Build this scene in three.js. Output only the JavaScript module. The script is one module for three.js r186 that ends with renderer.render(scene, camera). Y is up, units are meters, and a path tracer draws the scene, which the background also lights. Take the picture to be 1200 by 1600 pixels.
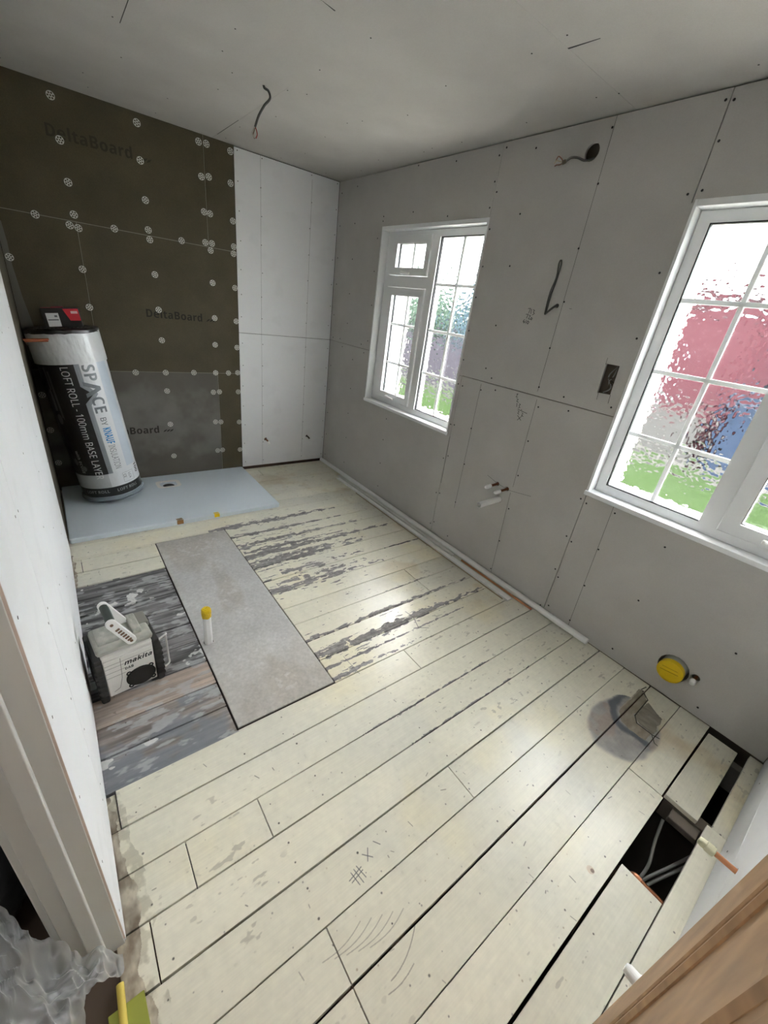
import * as THREE from 'three';
import { RoundedBoxGeometry } from 'three/addons/geometries/RoundedBoxGeometry.js';
import { mergeGeometries, toCreasedNormals } from 'three/addons/utils/BufferGeometryUtils.js';
import { FontLoader } from 'three/addons/loaders/FontLoader.js';

// ---------------------------------------------------------------- camera, sky, exposure
const scene = new THREE.Scene();
const camera = new THREE.PerspectiveCamera(102.53, 0.75, 0.02, 200);
camera.position.set(0.1116, 1.55, 3.673);
camera.rotation.set(-0.457573, -0.703277, 0.140368, 'YXZ');
scene.background = new THREE.Color(0.93, 0.97, 1.0);          // even overcast sky
scene.backgroundIntensity = 7.6;
const sun = new THREE.DirectionalLight(0xfff9f0, 7.0);          // sun veiled by thin cloud: weak and very soft
sun.position.set(9, 8.6, -7.2); sun.target.position.set(1.1, 0.4, 2.0); sun.castShadow = true; sun.shadow.radius = 45; sun.shadow.mapSize.set(2048, 2048);
Object.assign(sun.shadow.camera, { left: -6, right: 6, top: 6, bottom: -6, near: 0.5, far: 40 });
scene.add(sun, sun.target);
const renderer = new THREE.WebGLRenderer();
renderer.toneMapping = THREE.LinearToneMapping;
renderer.toneMappingExposure = 4.0;
renderer.shadowMap.enabled = true;

// ---------------------------------------------------------------- room sizes (metres)
const XR = 2.258, H = 2.427, ZN = 3.893;                       // window wall, ceiling, near wall; left wall x = 0, back wall z = 0
const W1 = { z0: 0.665, z1: 1.705, y0: 0.815, y1: 2.075 };
const W2 = { z0: 2.767, z1: 3.83, y0: 0.812, y1: 2.075 };

// ---------------------------------------------------------------- helpers
let seed = 12345;
const rnd = () => { seed = (seed + 0x6d2b79f5) | 0; let t = Math.imul(seed ^ (seed >>> 15), 1 | seed); t = (t + Math.imul(t ^ (t >>> 7), 61 | t)) ^ t; return ((t ^ (t >>> 14)) >>> 0) / 4294967296; };
const rr = (a, b) => a + (b - a) * rnd();
const hash = (x, y) => { let h = Math.imul(x, 374761393) + Math.imul(y, 668265263) | 0; h = Math.imul(h ^ (h >>> 13), 1274126177); return ((h ^ (h >>> 16)) >>> 0) / 4294967296; };
function vn(x, y) {                                            // value noise 0..1
  const ix = Math.floor(x), iy = Math.floor(y), fx = x - ix, fy = y - iy, u = fx * fx * (3 - 2 * fx), v = fy * fy * (3 - 2 * fy);
  const a = hash(ix, iy), b = hash(ix + 1, iy), c = hash(ix, iy + 1), d = hash(ix + 1, iy + 1);
  return a + (b - a) * u + (c - a) * v + (a - b - c + d) * u * v;
}
const fbm = (x, y, o = 4) => { let s = 0, a = 0.5, n = 0; for (let i = 0; i < o; i++) { s += a * vn(x + i * 17.3, y - i * 9.1); n += a; a *= 0.5; x *= 2; y *= 2; } return s / n; };
const clamp = (x, a = 0, b = 1) => Math.min(b, Math.max(a, x));
const sm = (a, b, x) => { const t = clamp((x - a) / (b - a)); return t * t * (3 - 2 * t); };
const mix = (a, b, t) => a + (b - a) * t;
const mix3 = (a, b, t) => [mix(a[0], b[0], t), mix(a[1], b[1], t), mix(a[2], b[2], t)];

const taken = new Map();
function numbered(name) { const n = taken.get(name) || 0; taken.set(name, n + 1); return n ? `${name}_${String(n).padStart(3, '0')}` : name; }
function put(name, geo, mat, parent) {
  const m = new THREE.Mesh(geo, mat); m.name = name; m.castShadow = true; m.receiveShadow = true; parent.add(m); return m;
}
function tag(o, label, category, group, kind) {
  o.userData.label = label; o.userData.category = category; if (group) o.userData.group = group; if (kind) o.userData.kind = kind; return o;
}
function thing(name, label, category, group, pos = [0, 0, 0]) {
  const g = new THREE.Group(); g.name = numbered(name); g.position.set(...pos); scene.add(g); return tag(g, label, category, group);
}
function struct(name, label, category) { const g = new THREE.Group(); g.name = numbered(name); scene.add(g); return tag(g, label, category, null, 'structure'); }
function single(name, geo, mat, label, category, group) { return tag(put(numbered(name), geo, mat, scene), label, category, group); }
const stuff = (m) => { m.userData.kind = 'stuff'; return m; };

function box(x0, x1, y0, y1, z0, z1, r = 0.002) {
  const w = Math.abs(x1 - x0), h = Math.abs(y1 - y0), d = Math.abs(z1 - z0), q = Math.min(r, w / 2.2, h / 2.2, d / 2.2);
  const g = q > 0 ? new RoundedBoxGeometry(w, h, d, 1, q) : new THREE.BoxGeometry(w, h, d);
  return g.translate((x0 + x1) / 2, (y0 + y1) / 2, (z0 + z1) / 2);
}
const V = (x, y, z) => new THREE.Vector3(x, y, z);
function tube(pts, r, seg = 24, rad = 8) { return new THREE.TubeGeometry(new THREE.CatmullRomCurve3(pts.map((p) => V(...p))), seg, r, rad, false); }
function rod(a, b, r, rad = 16, r2 = r) {                       // closed cylinder from a to b
  const d = V(...b).sub(V(...a)), g = new THREE.CylinderGeometry(r2, r, d.length(), rad);
  g.applyQuaternion(new THREE.Quaternion().setFromUnitVectors(V(0, 1, 0), d.clone().normalize()));
  return g.translate((a[0] + b[0]) / 2, (a[1] + b[1]) / 2, (a[2] + b[2]) / 2);
}
function lathe(profile, a, dir, seg = 24) {                     // profile [r, t] along dir from a
  const g = toCreasedNormals(new THREE.LatheGeometry(profile.map(([r, t]) => new THREE.Vector2(Math.max(r, 1e-5), t)), seg), 0.7);
  g.applyQuaternion(new THREE.Quaternion().setFromUnitVectors(V(0, 1, 0), V(...dir).normalize()));
  return g.translate(...a);
}
function pipeAlong(a, b, r, wall, rad = 20) {                   // hollow pipe with open ends
  const d = V(...b).sub(V(...a)), L = d.length();
  return lathe([[r - wall, 0], [r, 0], [r, L], [r - wall, L], [r - wall, 0]], a, [d.x, d.y, d.z], rad);
}
// planes of the room: (u, v) on the face, depth going away from the room
const FACE = {
  right: { m: (x) => new THREE.Matrix4().set(0, 0, 1, x, 0, 1, 0, 0, -1, 0, 0, 0, 0, 0, 0, 1), u: (z) => -z },
  left: { m: (x) => new THREE.Matrix4().set(0, 0, -1, x, 0, 1, 0, 0, 1, 0, 0, 0, 0, 0, 0, 1), u: (z) => z },
  back: { m: (z) => new THREE.Matrix4().set(-1, 0, 0, 0, 0, 1, 0, 0, 0, 0, -1, z, 0, 0, 0, 1), u: (x) => -x },
  near: { m: (z) => new THREE.Matrix4().set(1, 0, 0, 0, 0, 1, 0, 0, 0, 0, 1, z, 0, 0, 0, 1), u: (x) => x },
  top: { m: (y) => new THREE.Matrix4().set(1, 0, 0, 0, 0, 0, 1, y, 0, -1, 0, 0, 0, 0, 0, 1), u: (x) => x, v: (z) => -z },
};
function slab(face, at, poly, t, holes = [], bevel = 0.0008) {  // board with a polygon outline and holes (polygons or [u, v, r])
  const F = FACE[face], fv = F.v || ((v) => v), path = (p, P) => { p.forEach(([u, v], i) => (i ? P.lineTo(F.u(u), fv(v)) : P.moveTo(F.u(u), fv(v)))); P.closePath(); return P; };
  const s = path(poly, new THREE.Shape());
  for (const h of holes) {
    if (typeof h[0] === 'number') { const P = new THREE.Path(); P.absarc(F.u(h[0]), fv(h[1]), h[2], 0, Math.PI * 2, true); s.holes.push(P); } else s.holes.push(path(h, new THREE.Path()));
  }
  const b = bevel > 0;
  const g = new THREE.ExtrudeGeometry(s, { depth: t - (b ? bevel : 0), bevelEnabled: b, bevelSize: bevel, bevelOffset: -bevel, bevelThickness: bevel, bevelSegments: 1, curveSegments: 10 });
  if (b) g.translate(0, 0, bevel);
  return g.applyMatrix4(F.m(at));
}
const rect = (u0, u1, v0, v1) => [[u0, v0], [u1, v0], [u1, v1], [u0, v1]];
function strokes(face, at, lines, w) {                          // thin pencil or pen lines lying on a wall
  const out = [];
  for (const l of lines) for (let i = 0; i + 1 < l.length; i++) {
    const [a, b] = [l[i], l[i + 1]], dx = b[0] - a[0], dy = b[1] - a[1], n = Math.hypot(dx, dy) || 1, px = -dy / n * w / 2, py = dx / n * w / 2, ex = dx / n * w / 3, ey = dy / n * w / 3;
    out.push(slab(face, at, [[a[0] - ex + px, a[1] - ey + py], [a[0] - ex - px, a[1] - ey - py], [b[0] + ex - px, b[1] + ey - py], [b[0] + ex + px, b[1] + ey + py]], 0.0006, [], 0));
  }
  return mergeGeometries(out);
}
function dots(face, at, list, r) {                              // screw heads
  const F = FACE[face], fv = F.v || ((v) => v), out = [];
  for (const [u, v] of list) out.push(new THREE.CylinderGeometry(r, r, 0.0014, 7).rotateX(Math.PI / 2).translate(F.u(u), fv(v), 0));
  return mergeGeometries(out).applyMatrix4(F.m(at));
}
function data(w, h, f, srgb = true) {                           // DataTexture from f(u, v) -> [r, g, b] 0..1
  const d = new Uint8Array(w * h * 4);
  for (let j = 0, o = 0; j < h; j++) for (let i = 0; i < w; i++, o += 4) { const c = f((i + 0.5) / w, (j + 0.5) / h); d[o] = clamp(c[0]) * 255; d[o + 1] = clamp(c[1]) * 255; d[o + 2] = clamp(c[2]) * 255; d[o + 3] = 255; }
  return tex(d, w, h, srgb);
}
function tex(d, w, h, srgb) {
  const t = new THREE.DataTexture(d, w, h); t.magFilter = THREE.LinearFilter; t.minFilter = THREE.LinearFilter; t.wrapS = t.wrapT = THREE.RepeatWrapping;
  if (srgb) t.colorSpace = THREE.SRGBColorSpace; t.needsUpdate = true; return t;
}
const loopn = (x, y, p, o = 4) => {                             // tiling noise with period p
  let s = 0, a = 0.5, n = 0, q = p;
  for (let k = 0; k < o; k++) {
    const X = x * q, Y = y * q, ix = Math.floor(X), iy = Math.floor(Y), fx = X - ix, fy = Y - iy, u = fx * fx * (3 - 2 * fx), v = fy * fy * (3 - 2 * fy), w = (i, j) => hash(((i % q) + q) % q + k * 131, ((j % q) + q) % q + k * 57);
    s += a * mix(mix(w(ix, iy), w(ix + 1, iy), u), mix(w(ix, iy + 1), w(ix + 1, iy + 1), u), v); n += a; a *= 0.5; q *= 2;
  }
  return s / n;
};
const std = (color, roughness = 0.8, more = {}) => new THREE.MeshStandardMaterial({ color, roughness, ...more });
const phys = (color, roughness, more = {}) => new THREE.MeshPhysicalMaterial({ color, roughness, ...more });

// ---------------------------------------------------------------- materials
const paperTex = data(512, 512, (u, v) => { const n = loopn(u, v, 6, 5) - 0.5, f = hash(Math.floor(u * 512), Math.floor(v * 512)) - 0.5, k = 1 + n * 0.07 + f * 0.03; return [0.745 * k, 0.735 * k, 0.715 * k]; });
const boardPaper = std(0xffffff, 0.92, { map: paperTex });       // plasterboard paper
const leftTex = data(512, 512, (u, v) => { const n = 0.4 * (loopn(u, v, 5, 5) - 0.5), s = sm(0.62, 0.8, loopn(u * 1 + 0.3, v, 9, 3)) * 0.015, k = 1 + n * 0.06 - s; return [0.90 * k, 0.905 * k, 0.91 * k]; });
const leftPaper = std(0xffffff, 0.85, { map: leftTex });
const backerTex = data(512, 512, (u, v) => { const n = loopn(u, v, 8, 5) - 0.5, f = hash(Math.floor(u * 512), Math.floor(v * 256)) - 0.5, k = 1 + n * 0.18 + f * 0.12; return [0.315 * k, 0.293 * k, 0.228 * k]; });
const backer = std(0xffffff, 0.85, { map: backerTex });
const backerDustTex = data(512, 512, (u, v) => { const d = loopn(u, v, 3, 5), n = loopn(u, v, 10, 4) - 0.5, k = 1 + n * 0.14, c = mix3([0.375, 0.365, 0.335], [0.47, 0.465, 0.44], sm(0.45, 0.7, d)); return c.map((x) => x * k); });
const backerDust = std(0xffffff, 0.9, { map: backerDustTex });
const backerPrint = std(0x2b2922, 0.9), backerPrintFaint = std(0x3d372c, 0.9);
const foam = std(0x9b998d, 0.9);
const cavity = std(0x2b2723, 0.95);
const pencil = std(0x4c4a47, 0.9), pen = std(0x1d1d20, 0.8), screwDark = std(0x1b1a1a, 0.6);
const pvc = phys(0xeef0f0, 0.28, { clearcoat: 0.2, clearcoatRoughness: 0.2 });
const revealWhite = std(0xeceeee, 0.5);
const barPlastic = phys(0xf2f4f3, 1, { transmission: 0.15, thickness: 0 });
const gasket = std(0x141416, 0.6);
const plasticWhite = phys(0xf4f4f1, 0.35), plasticDull = phys(0xd8d7d2, 0.5);
const copper = std(0xc98c68, 0.34, { metalness: 0.85 }), copperDull = std(0x8a5a3c, 0.5, { metalness: 0.8 });
const cableGrey = std(0x5a5a58, 0.55), cablePale = std(0x8c8c88, 0.55);
const yellowTape = phys(0xe6c413, 0.38), brownTape = std(0x8a6638, 0.45);
const oakTex = data(512, 1024, (u, v) => {
  const g = loopn(u, v * 0.25, 40, 3), g2 = loopn(u, v, 3, 3), p = Math.sin((u * 14 + g2 * 5) * 6.283) * 0.5 + 0.5, k = 0.82 + 0.22 * g + 0.05 * (p - 0.5);
  return [0.745 * k, 0.595 * k, 0.44 * k];
});
const oak = std(0xffffff, 0.5, { map: oakTex });
const rawWood = std(0x8d7456, 0.85), darkWood = std(0x4a3a2b, 0.9), edgeWood = std(0xe2d2c6, 0.8);
const liningPaint = phys(0xd6d6d2, 0.4);

// ---------------------------------------------------------------- the painted floor: what is on the boards, in metres
const ZR = [-0.02, 0.052, 0.19, 0.3285, 0.467, 0.612, 0.744, 0.8825, 1.023, 1.18, 1.313, 1.46, 1.59, 1.745, 1.88, 2.02, 2.16, 2.302, 2.437, 2.587, 2.728, 2.867, 3.005, 3.146, 3.285, 3.421, 3.561, 3.7, 3.832, 3.893];
const ZL = [0.8825, 1.065, 1.205, 1.345, 1.47, 1.605, 1.745, 1.89, 2.03, 2.175, 2.32, 2.455, 2.595];
const PEEL = [ // seam z, from x, to x, half width, strength: flakes off the board edges
  [1.033, 0.88, 1.5, 0.030, 1.1], [1.178, 0.88, 1.5, 0.018, 0.95], [1.30, 0.88, 1.55, 0.022, 1.0], [1.335, 0.88, 1.1, 0.014, 0.8], [1.452, 0.88, 1.75, 0.026, 1.05], [1.40, 1.0, 1.4, 0.030, 0.8], [1.535, 0.95, 1.45, 0.034, 1.0], [1.575, 0.88, 1.42, 0.030, 1.1],
  [1.70, 1.12, 1.36, 0.035, 0.72], [1.855, 0.9, 1.4, 0.028, 0.95], [1.80, 1.05, 1.3, 0.03, 0.66], [2.292, 0.88, 1.78, 0.013, 1], [2.42, 0.88, 1.8, 0.027, 1.1], [2.405, 0.9, 1.12, 0.03, 1], [2.50, 0.95, 1.6, 0.010, 0.8], [2.565, 0.9, 1.15, 0.014, 0.95],
  [2.865, 0.95, 1.35, 0.008, 0.9], [3.002, 1.1, 1.5, 0.006, 0.8], [1.745, 1.9, 2.2, 0.008, 0.8], [2.155, 1.6, 1.8, 0.006, 0.7],
];
const rowOf = (x, z) => { const R = x < 0.444 && z > 0.8825 && z < 2.595 ? ZL : ZR; let i = 0; while (i + 1 < R.length && R[i + 1] < z) i++; return [i, R[i], R[i + 1] ?? R[i] + 0.1, R === ZL]; };
const PATCH_A = [[1.956, 3.403], [2.18, 3.397], [2.196, 3.419], [2.148, 3.451], [2.0, 3.455], [1.963, 3.479], [1.958, 3.544], [1.901, 3.542], [1.893, 3.484], [1.91, 3.433]], PATCH_B = [[1.999, 3.458], [2.135, 3.459], [2.124, 3.482], [2.089, 3.542], [1.979, 3.551], [1.961, 3.543], [1.965, 3.494]];
const ARC = [[2.102, 3.379], [2.044, 3.365], [1.968, 3.366], [1.923, 3.391], [1.887, 3.419], [1.871, 3.457], [1.887, 3.507], [1.883, 3.549]];
const inPoly = (x, y, p) => { let r = false; for (let i = 0, j = p.length - 1; i < p.length; j = i++) if ((p[i][1] > y) !== (p[j][1] > y) && x < (p[j][0] - p[i][0]) * (y - p[i][1]) / (p[j][1] - p[i][1]) + p[i][0]) r = !r; return r; };
const segDist = (x, y, a, b) => { const dx = b[0] - a[0], dy = b[1] - a[1], t = clamp(((x - a[0]) * dx + (y - a[1]) * dy) / (dx * dx + dy * dy)); return Math.hypot(x - a[0] - t * dx, y - a[1] - t * dy); };
function floorPaint(x, z) {
  const [row, za, zb, left] = rowOf(x, z), t = hash(row + (left ? 77 : 0), 5) - 0.5, grain = vn(x * 9 + row * 31, z * 420), grain2 = fbm(x * 5 + row * 13, z * 110, 3);
  const blot = fbm(x * 3.1 + 4, z * 3.1, 4), fine = fbm(x * 60, z * 60, 3);
  let c = [0.905, 0.89, 0.82], rough = 0.31 + 0.1 * (fine - 0.5), h = 0.6 + 0.1 * grain;
  c = mix3(c, [0.915, 0.885, 0.775], sm(0.5, 0.75, blot) * 0.8);
  c = mix3(c, [0.845, 0.84, 0.795], sm(0.48, 0.72, fbm(x * 2.3 + 20, z * 2.3 + 9, 4)) * 0.65);
  let k = 1 + t * 0.05 + (grain - 0.5) * 0.03 + (fine - 0.5) * 0.05;
  // tea-coloured blotches towards the window wall
  const tan = sm(0.56, 0.74, fbm(x * 4 + 50, z * 4 + 3, 4)) * sm(1.2, 1.9, x + (fbm(x * 2, z * 2, 2) - 0.5)); c = mix3(c, [0.76, 0.68, 0.54], tan * 0.5);
  // small chips and scuffs
  const scuff = sm(0.74, 0.80, fbm(x * 26 + 7, z * 60, 3)) * sm(0.45, 0.7, fbm(x * 3 + 90, z * 3 + 40, 3)); c = mix3(c, [0.70, 0.68, 0.62], scuff * 0.6);
  // paint flaked off along the seams: grey old timber under it
  let peel = 0;
  for (const [pz, x0, x1, w, s] of PEEL) {
    const d = Math.abs(z - pz); if (d > w * 2.2 || x < x0 - 0.1 || x > x1 + 0.3) continue;
    const n = fbm(x * 7 + pz * 40, pz * 9, 3), end = 1 - sm(x1 - 0.3, x1 + 0.2, x);
    if (d / w - s * (0.1 + 1.25 * n) * (0.2 + 0.8 * end) + (fbm(x * 30 + pz * 7, z * 80, 4) - 0.5) * 2.6 < 0) peel = 1;
  }
  const zone = (sm(0.9, 1.0, z) * (1 - sm(1.85, 2.1, z)) * sm(0.86, 0.9, x) * (1 - sm(1.3, 1.7, x))) + 0.7 * sm(2.2, 2.32, z) * (1 - sm(2.5, 2.6, z)) * sm(0.86, 0.9, x) * (1 - sm(1.3, 1.8, x));
  if (!left && zone > 0 && fbm(x * 14, z * 75, 4) + zone * 0.13 > 0.83) peel = 1;
  if (peel) { c = mix3([0.44, 0.43, 0.425], [0.64, 0.625, 0.61], clamp(grain2 * 1.1 + (fine - 0.5))); rough = 0.75; h = 0.25 + 0.2 * grain2; k = 1; }
  // bare boards left of the hardboard sheet
  if (left && z > 1.345 + 0.012 * (fbm(x * 16, 3) - 0.5)) {
    const pale = row === 9 ? 1 : row >= 10 ? 0.55 : 0, g = clamp(0.5 + (grain2 - 0.5) * 1.5 + (blot - 0.5) * 0.8);
    c = mix3(mix3([0.26, 0.26, 0.265], [0.58, 0.575, 0.575], g), mix3([0.60, 0.555, 0.52], [0.80, 0.73, 0.67], g), pale);
    if (row >= 10) c = mix3(c, [0.50, 0.525, 0.56], sm(0.42, 0.58, fbm(x * 6 + 3, z * 9 + 8, 4)) * 0.75);
    const wash = sm(0.53, 0.66, fbm(x * 15 + 31, z * 38 + 5, 4)); c = mix3(c, [0.74, 0.745, 0.75], wash * 0.7);
    const spot = fbm(x * 12 + 11, z * 15 + 2, 4), lump = Math.max(0, 1 - Math.hypot((x - 0.24) / 0.16, (z - 1.53) / 0.2));
    if (spot + lump * 0.5 > 0.78) c = mix3([0.80, 0.80, 0.79], [0.9, 0.9, 0.89], fine);
    rough = 0.72; h = 0.3 + 0.35 * grain2; k = 0.97 + 0.06 * fine;
  }
  // worn dirty edge beside the left wall
  const dirt = 0.012 + 0.045 * sm(2.5, 3.1, z) * fbm(z * 9, 4, 3) + 0.03 * (fbm(x * 30, z * 22, 3) - 0.5);
  if (z > 1.0 && x < dirt && (!left || z < 1.345)) { const q = fbm(x * 40, z * 25, 4); c = mix3(c, mix3([0.46, 0.41, 0.35], [0.80, 0.765, 0.69], clamp(0.5 + (q - 0.5) * 2)), 0.9); rough = 0.85; h = 0.3 + 0.4 * q; k = 1; }
  else if (z > 1.0 && x < dirt + 0.03 && !left) c = mix3(c, [0.70, 0.68, 0.60], 0.6 * sm(0.42, 0.6, fbm(x * 35, z * 28 + 3, 4)));
  // oval mark where a pan stood, with the patched boards inside it
  const rad = Math.hypot((x - 1.89) / 0.208, (z - 3.457) / 0.134) + 0.16 * (fbm(x * 14, z * 14, 4) - 0.5);
  if (rad < 1.06) {
    const q = fbm(x * 22, z * 22, 4), e = (1 - sm(0.9, 1.06, rad)) * (0.82 + 0.3 * (fine - 0.5)), s = mix3([0.50, 0.495, 0.50], [0.68, 0.665, 0.65], q); let m = mix3(s, [0.60, 0.52, 0.47], sm(0.52, 0.66, fbm(x * 10 + 5, z * 10, 3)) * 0.6);
    c = mix3(c, m, e); rough = 0.62; h = 0.45 + 0.2 * q;
    let d = 9; for (let i = 0; i + 1 < ARC.length; i++) d = Math.min(d, segDist(x, z, ARC[i], ARC[i + 1]));
    c = mix3(c, [0.32, 0.345, 0.385], sm(0.026, 0.006, d + 0.02 * (fbm(x * 30, z * 30, 3) - 0.5)) * 0.8);
  }
  if (x > 1.85 && z > 3.35) {
    const wx = x + 0.014 * (fbm(x * 40, z * 40, 3) - 0.5), wz = z + 0.014 * (fbm(x * 40 + 9, z * 40 + 5, 3) - 0.5);
    if (inPoly(wx, wz, PATCH_A)) { const q = fbm(x * 25, z * 60, 4); c = mix3([0.50, 0.465, 0.405], [0.68, 0.64, 0.575], q); rough = 0.8; h = 0.35 + 0.3 * q; k = 1; }
    if (inPoly(wx, wz, PATCH_B)) { const q = fbm(x * 60, z * 24, 4); c = mix3([0.45, 0.43, 0.39], [0.62, 0.60, 0.55], q); rough = 0.8; h = 0.3 + 0.3 * q; k = 1; }
  }
  return [c[0] * k, c[1] * k, c[2] * k, clamp(rough), clamp(h)];
}
const FX = 2.3, FW = 1536;
function floorMaps(z0, z1) {
  const FHt = Math.round(FW * (z1 - z0) / FX), col = new Uint8Array(FW * FHt * 4), rh = new Uint8Array(FW * FHt * 4);
  for (let j = 0, o = 0; j < FHt; j++) for (let i = 0; i < FW; i++, o += 4) {
    const p = floorPaint(-0.02 + (i + 0.5) / FW * FX, z0 + (j + 0.5) / FHt * (z1 - z0));
    col[o] = clamp(p[0]) * 255; col[o + 1] = clamp(p[1]) * 255; col[o + 2] = clamp(p[2]) * 255; col[o + 3] = 255;
    rh[o] = p[4] * 255; rh[o + 1] = p[3] * 255; rh[o + 2] = 0; rh[o + 3] = 255;
  }
  const stamp = (x, z, r, c, a) => {
    const ci = (x + 0.02) / FX * FW, cj = (z - z0) / (z1 - z0) * FHt, R = r / FX * FW, n = Math.ceil(R + 1);
    for (let j = -n; j <= n; j++) for (let i = -n; i <= n; i++) {
      const I = Math.round(ci) + i, J = Math.round(cj) + j; if (I < 0 || J < 0 || I >= FW || J >= FHt) continue;
      const q = clamp(R + 0.5 - Math.hypot(I - ci, J - cj)) * a, o = (J * FW + I) * 4; if (q <= 0) continue;
      for (let k = 0; k < 3; k++) col[o + k] = mix(col[o + k], c[k] * 255, q);
    }
  };
  const line = (pts, r, c, a) => { for (let k = 0; k + 1 < pts.length; k++) { const [x, z] = pts[k], [X, Z] = pts[k + 1], n = Math.ceil(Math.hypot(X - x, Z - z) / (r * 0.7)); for (let s = 0; s <= n; s++) stamp(mix(x, X, s / n), mix(z, Z, s / n), r, c, a); } };
  seed = 777;
  for (const jx of [0.075, 0.43, 0.6, 1.07, 1.31, 1.74, 2.13]) for (let r = 0; r + 1 < ZR.length; r++) for (const s of [0.25, 0.75]) { const x = jx + rr(-0.02, 0.02), z = mix(ZR[r], ZR[r + 1], s + rr(-0.06, 0.06)), R = rr(0.0015, 0.0034), keep = rnd(); if (keep < 0.75) stamp(x, z, R, [0.27, 0.25, 0.23], rr(0.5, 0.95)); }
  for (let n = 0; n < 130; n++) { const x = rr(0.05, 2.2), z = rr(0.9, 3.88), a = rr(-0.5, 0.5) + (rnd() < 0.5 ? 0 : 1.3), l = rr(0.004, 0.022) , w = rr(0.0007, 0.0013), o = rr(0.15, 0.5); line([[x, z], [x + Math.cos(a) * l, z + Math.sin(a) * l]], w, [0.42, 0.40, 0.36], o); }
  for (let n = 0; n < 520; n++) stamp(rr(0.03, 2.22), rr(0.9, 3.88), rr(0.0008, 0.0028), rnd() < 0.6 ? [0.45, 0.43, 0.4] : [0.66, 0.6, 0.5], rr(0.3, 0.8));
  // pencil tally, curved saw scratches, a paint seam and cracks seen in place
  for (const [x, z, X, Z] of [[0.55, 3.235, 0.60, 3.225], [0.555, 3.243, 0.6, 3.234], [0.565, 3.22, 0.572, 3.26], [0.577, 3.218, 0.585, 3.262], [0.588, 3.215, 0.598, 3.255], [0.62, 3.20, 0.645, 3.225], [0.645, 3.195, 0.625, 3.225], [0.67, 3.19, 0.685, 3.21]]) line([[x, z], [X, Z]], 0.0009, [0.36, 0.36, 0.36], 0.6);
  for (let n = 0; n < 5; n++) { const q = n * 0.03; line(Array.from({ length: 9 }, (_, i) => [0.40 + q + i * 0.016, 3.34 + q * 0.4 + 0.012 * Math.sin(i * 0.35) - 0.002 * i]), 0.0009, [0.55, 0.53, 0.48], 0.3); }
  line(Array.from({ length: 9 }, (_, i) => [0.53 + i * 0.016, 3.47 - 0.0008 * i * i]), 0.0009, [0.5, 0.48, 0.44], 0.45); line([[0.51, 3.485], [0.53, 3.488], [0.55, 3.489], [0.575, 3.486], [0.6, 3.48]], 0.0009, [0.5, 0.48, 0.44], 0.4);
  line([[1.00, 2.47], [1.01, 2.60]], 0.0009, [0.5, 0.48, 0.45], 0.5); line([[1.49, 2.36], [1.5, 2.42], [1.47, 2.5], [1.52, 2.53]], 0.0018, [0.5, 0.48, 0.46], 0.7);
  line([[2.189, 3.411], [2.151, 3.452], [1.996, 3.457], [1.96, 3.481], [1.96, 3.548], [1.967, 3.576]], 0.0022, [0.17, 0.16, 0.14], 0.9); line([[1.956, 3.55], [1.922, 3.573], [1.921, 3.586]], 0.002, [0.3, 0.29, 0.26], 0.8); line([[2.191, 3.404], [2.231, 3.411]], 0.002, [0.2, 0.19, 0.17], 0.8);
  line([[1.972, 3.398], [2.186, 3.401]], 0.003, [0.70, 0.66, 0.59], 0.4); stamp(1.225, 3.655, 0.006, [0.25, 0.16, 0.1], 0.9); stamp(1.222, 3.65, 0.012, [0.6, 0.45, 0.3], 0.4);
  const A = tex(col, FW, FHt, true), B = tex(rh, FW, FHt, false); A.wrapS = A.wrapT = B.wrapS = B.wrapT = THREE.ClampToEdgeWrapping;
  return phys(0xffffff, 1, { map: A, roughnessMap: B, bumpMap: B, bumpScale: 0.0009, specularIntensity: 0.9 });
}
const FZ = [[-0.03, 2.05], [1.95, 3.93]], floorMat = FZ.map(([a, b]) => floorMaps(a, b));
function onFloor(g, k) {                                        // uv of the floor sheet in metres of the floor
  const p = g.attributes.position, uv = g.attributes.uv, [a, b] = FZ[k];
  for (let i = 0; i < p.count; i++) uv.setXY(i, (p.getX(i) + 0.02) / FX, (p.getZ(i) - a) / (b - a));
  return g;
}
console.log('materials ready');

// ================================================================= THE SETTING
// ---------------------------------------------------------------- floor
const floor = struct('floor', 'cream painted old floorboards with flaking paint', 'floor');
const GAP = (z) => ({ 3.146: 0.0055, 3.421: 0.0065, 3.561: 0.0025, 3.7: 0.0085, 1.745: 0.005, 2.437: 0.003, 2.587: 0.005, 2.728: 0.005, 3.005: 0.0045, 0.612: 0.004, 3.285: 0.0028, 1.59: 0.004, 2.302: 0.004, 2.16: 0.0028, 2.02: 0.0028 })[z] ?? 0.0032;
function board(x0, x1, za, zb, ga = 0.003, gb = 0.003, y = 0) {
  const k = (za + zb) / 2 < 2.02 ? 0 : 1;
  const g = onFloor(box(x0, x1, y - 0.021, y, za + ga / 2, zb - gb / 2, 0.0016), k);
  return put('floorboard', g, floorMat[k], floor);
}
const CUT = { 1.023: [1.665], 1.18: [], 2.02: [1.757], 2.16: [1.757], 2.587: [1.292], 2.867: [0.18, 0.41], 3.005: [0.057], 3.146: [1.06], 3.285: [0.443], 3.421: [0.443], 0.052: [1.52], 2.302: [], 1.88: [] };
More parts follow.
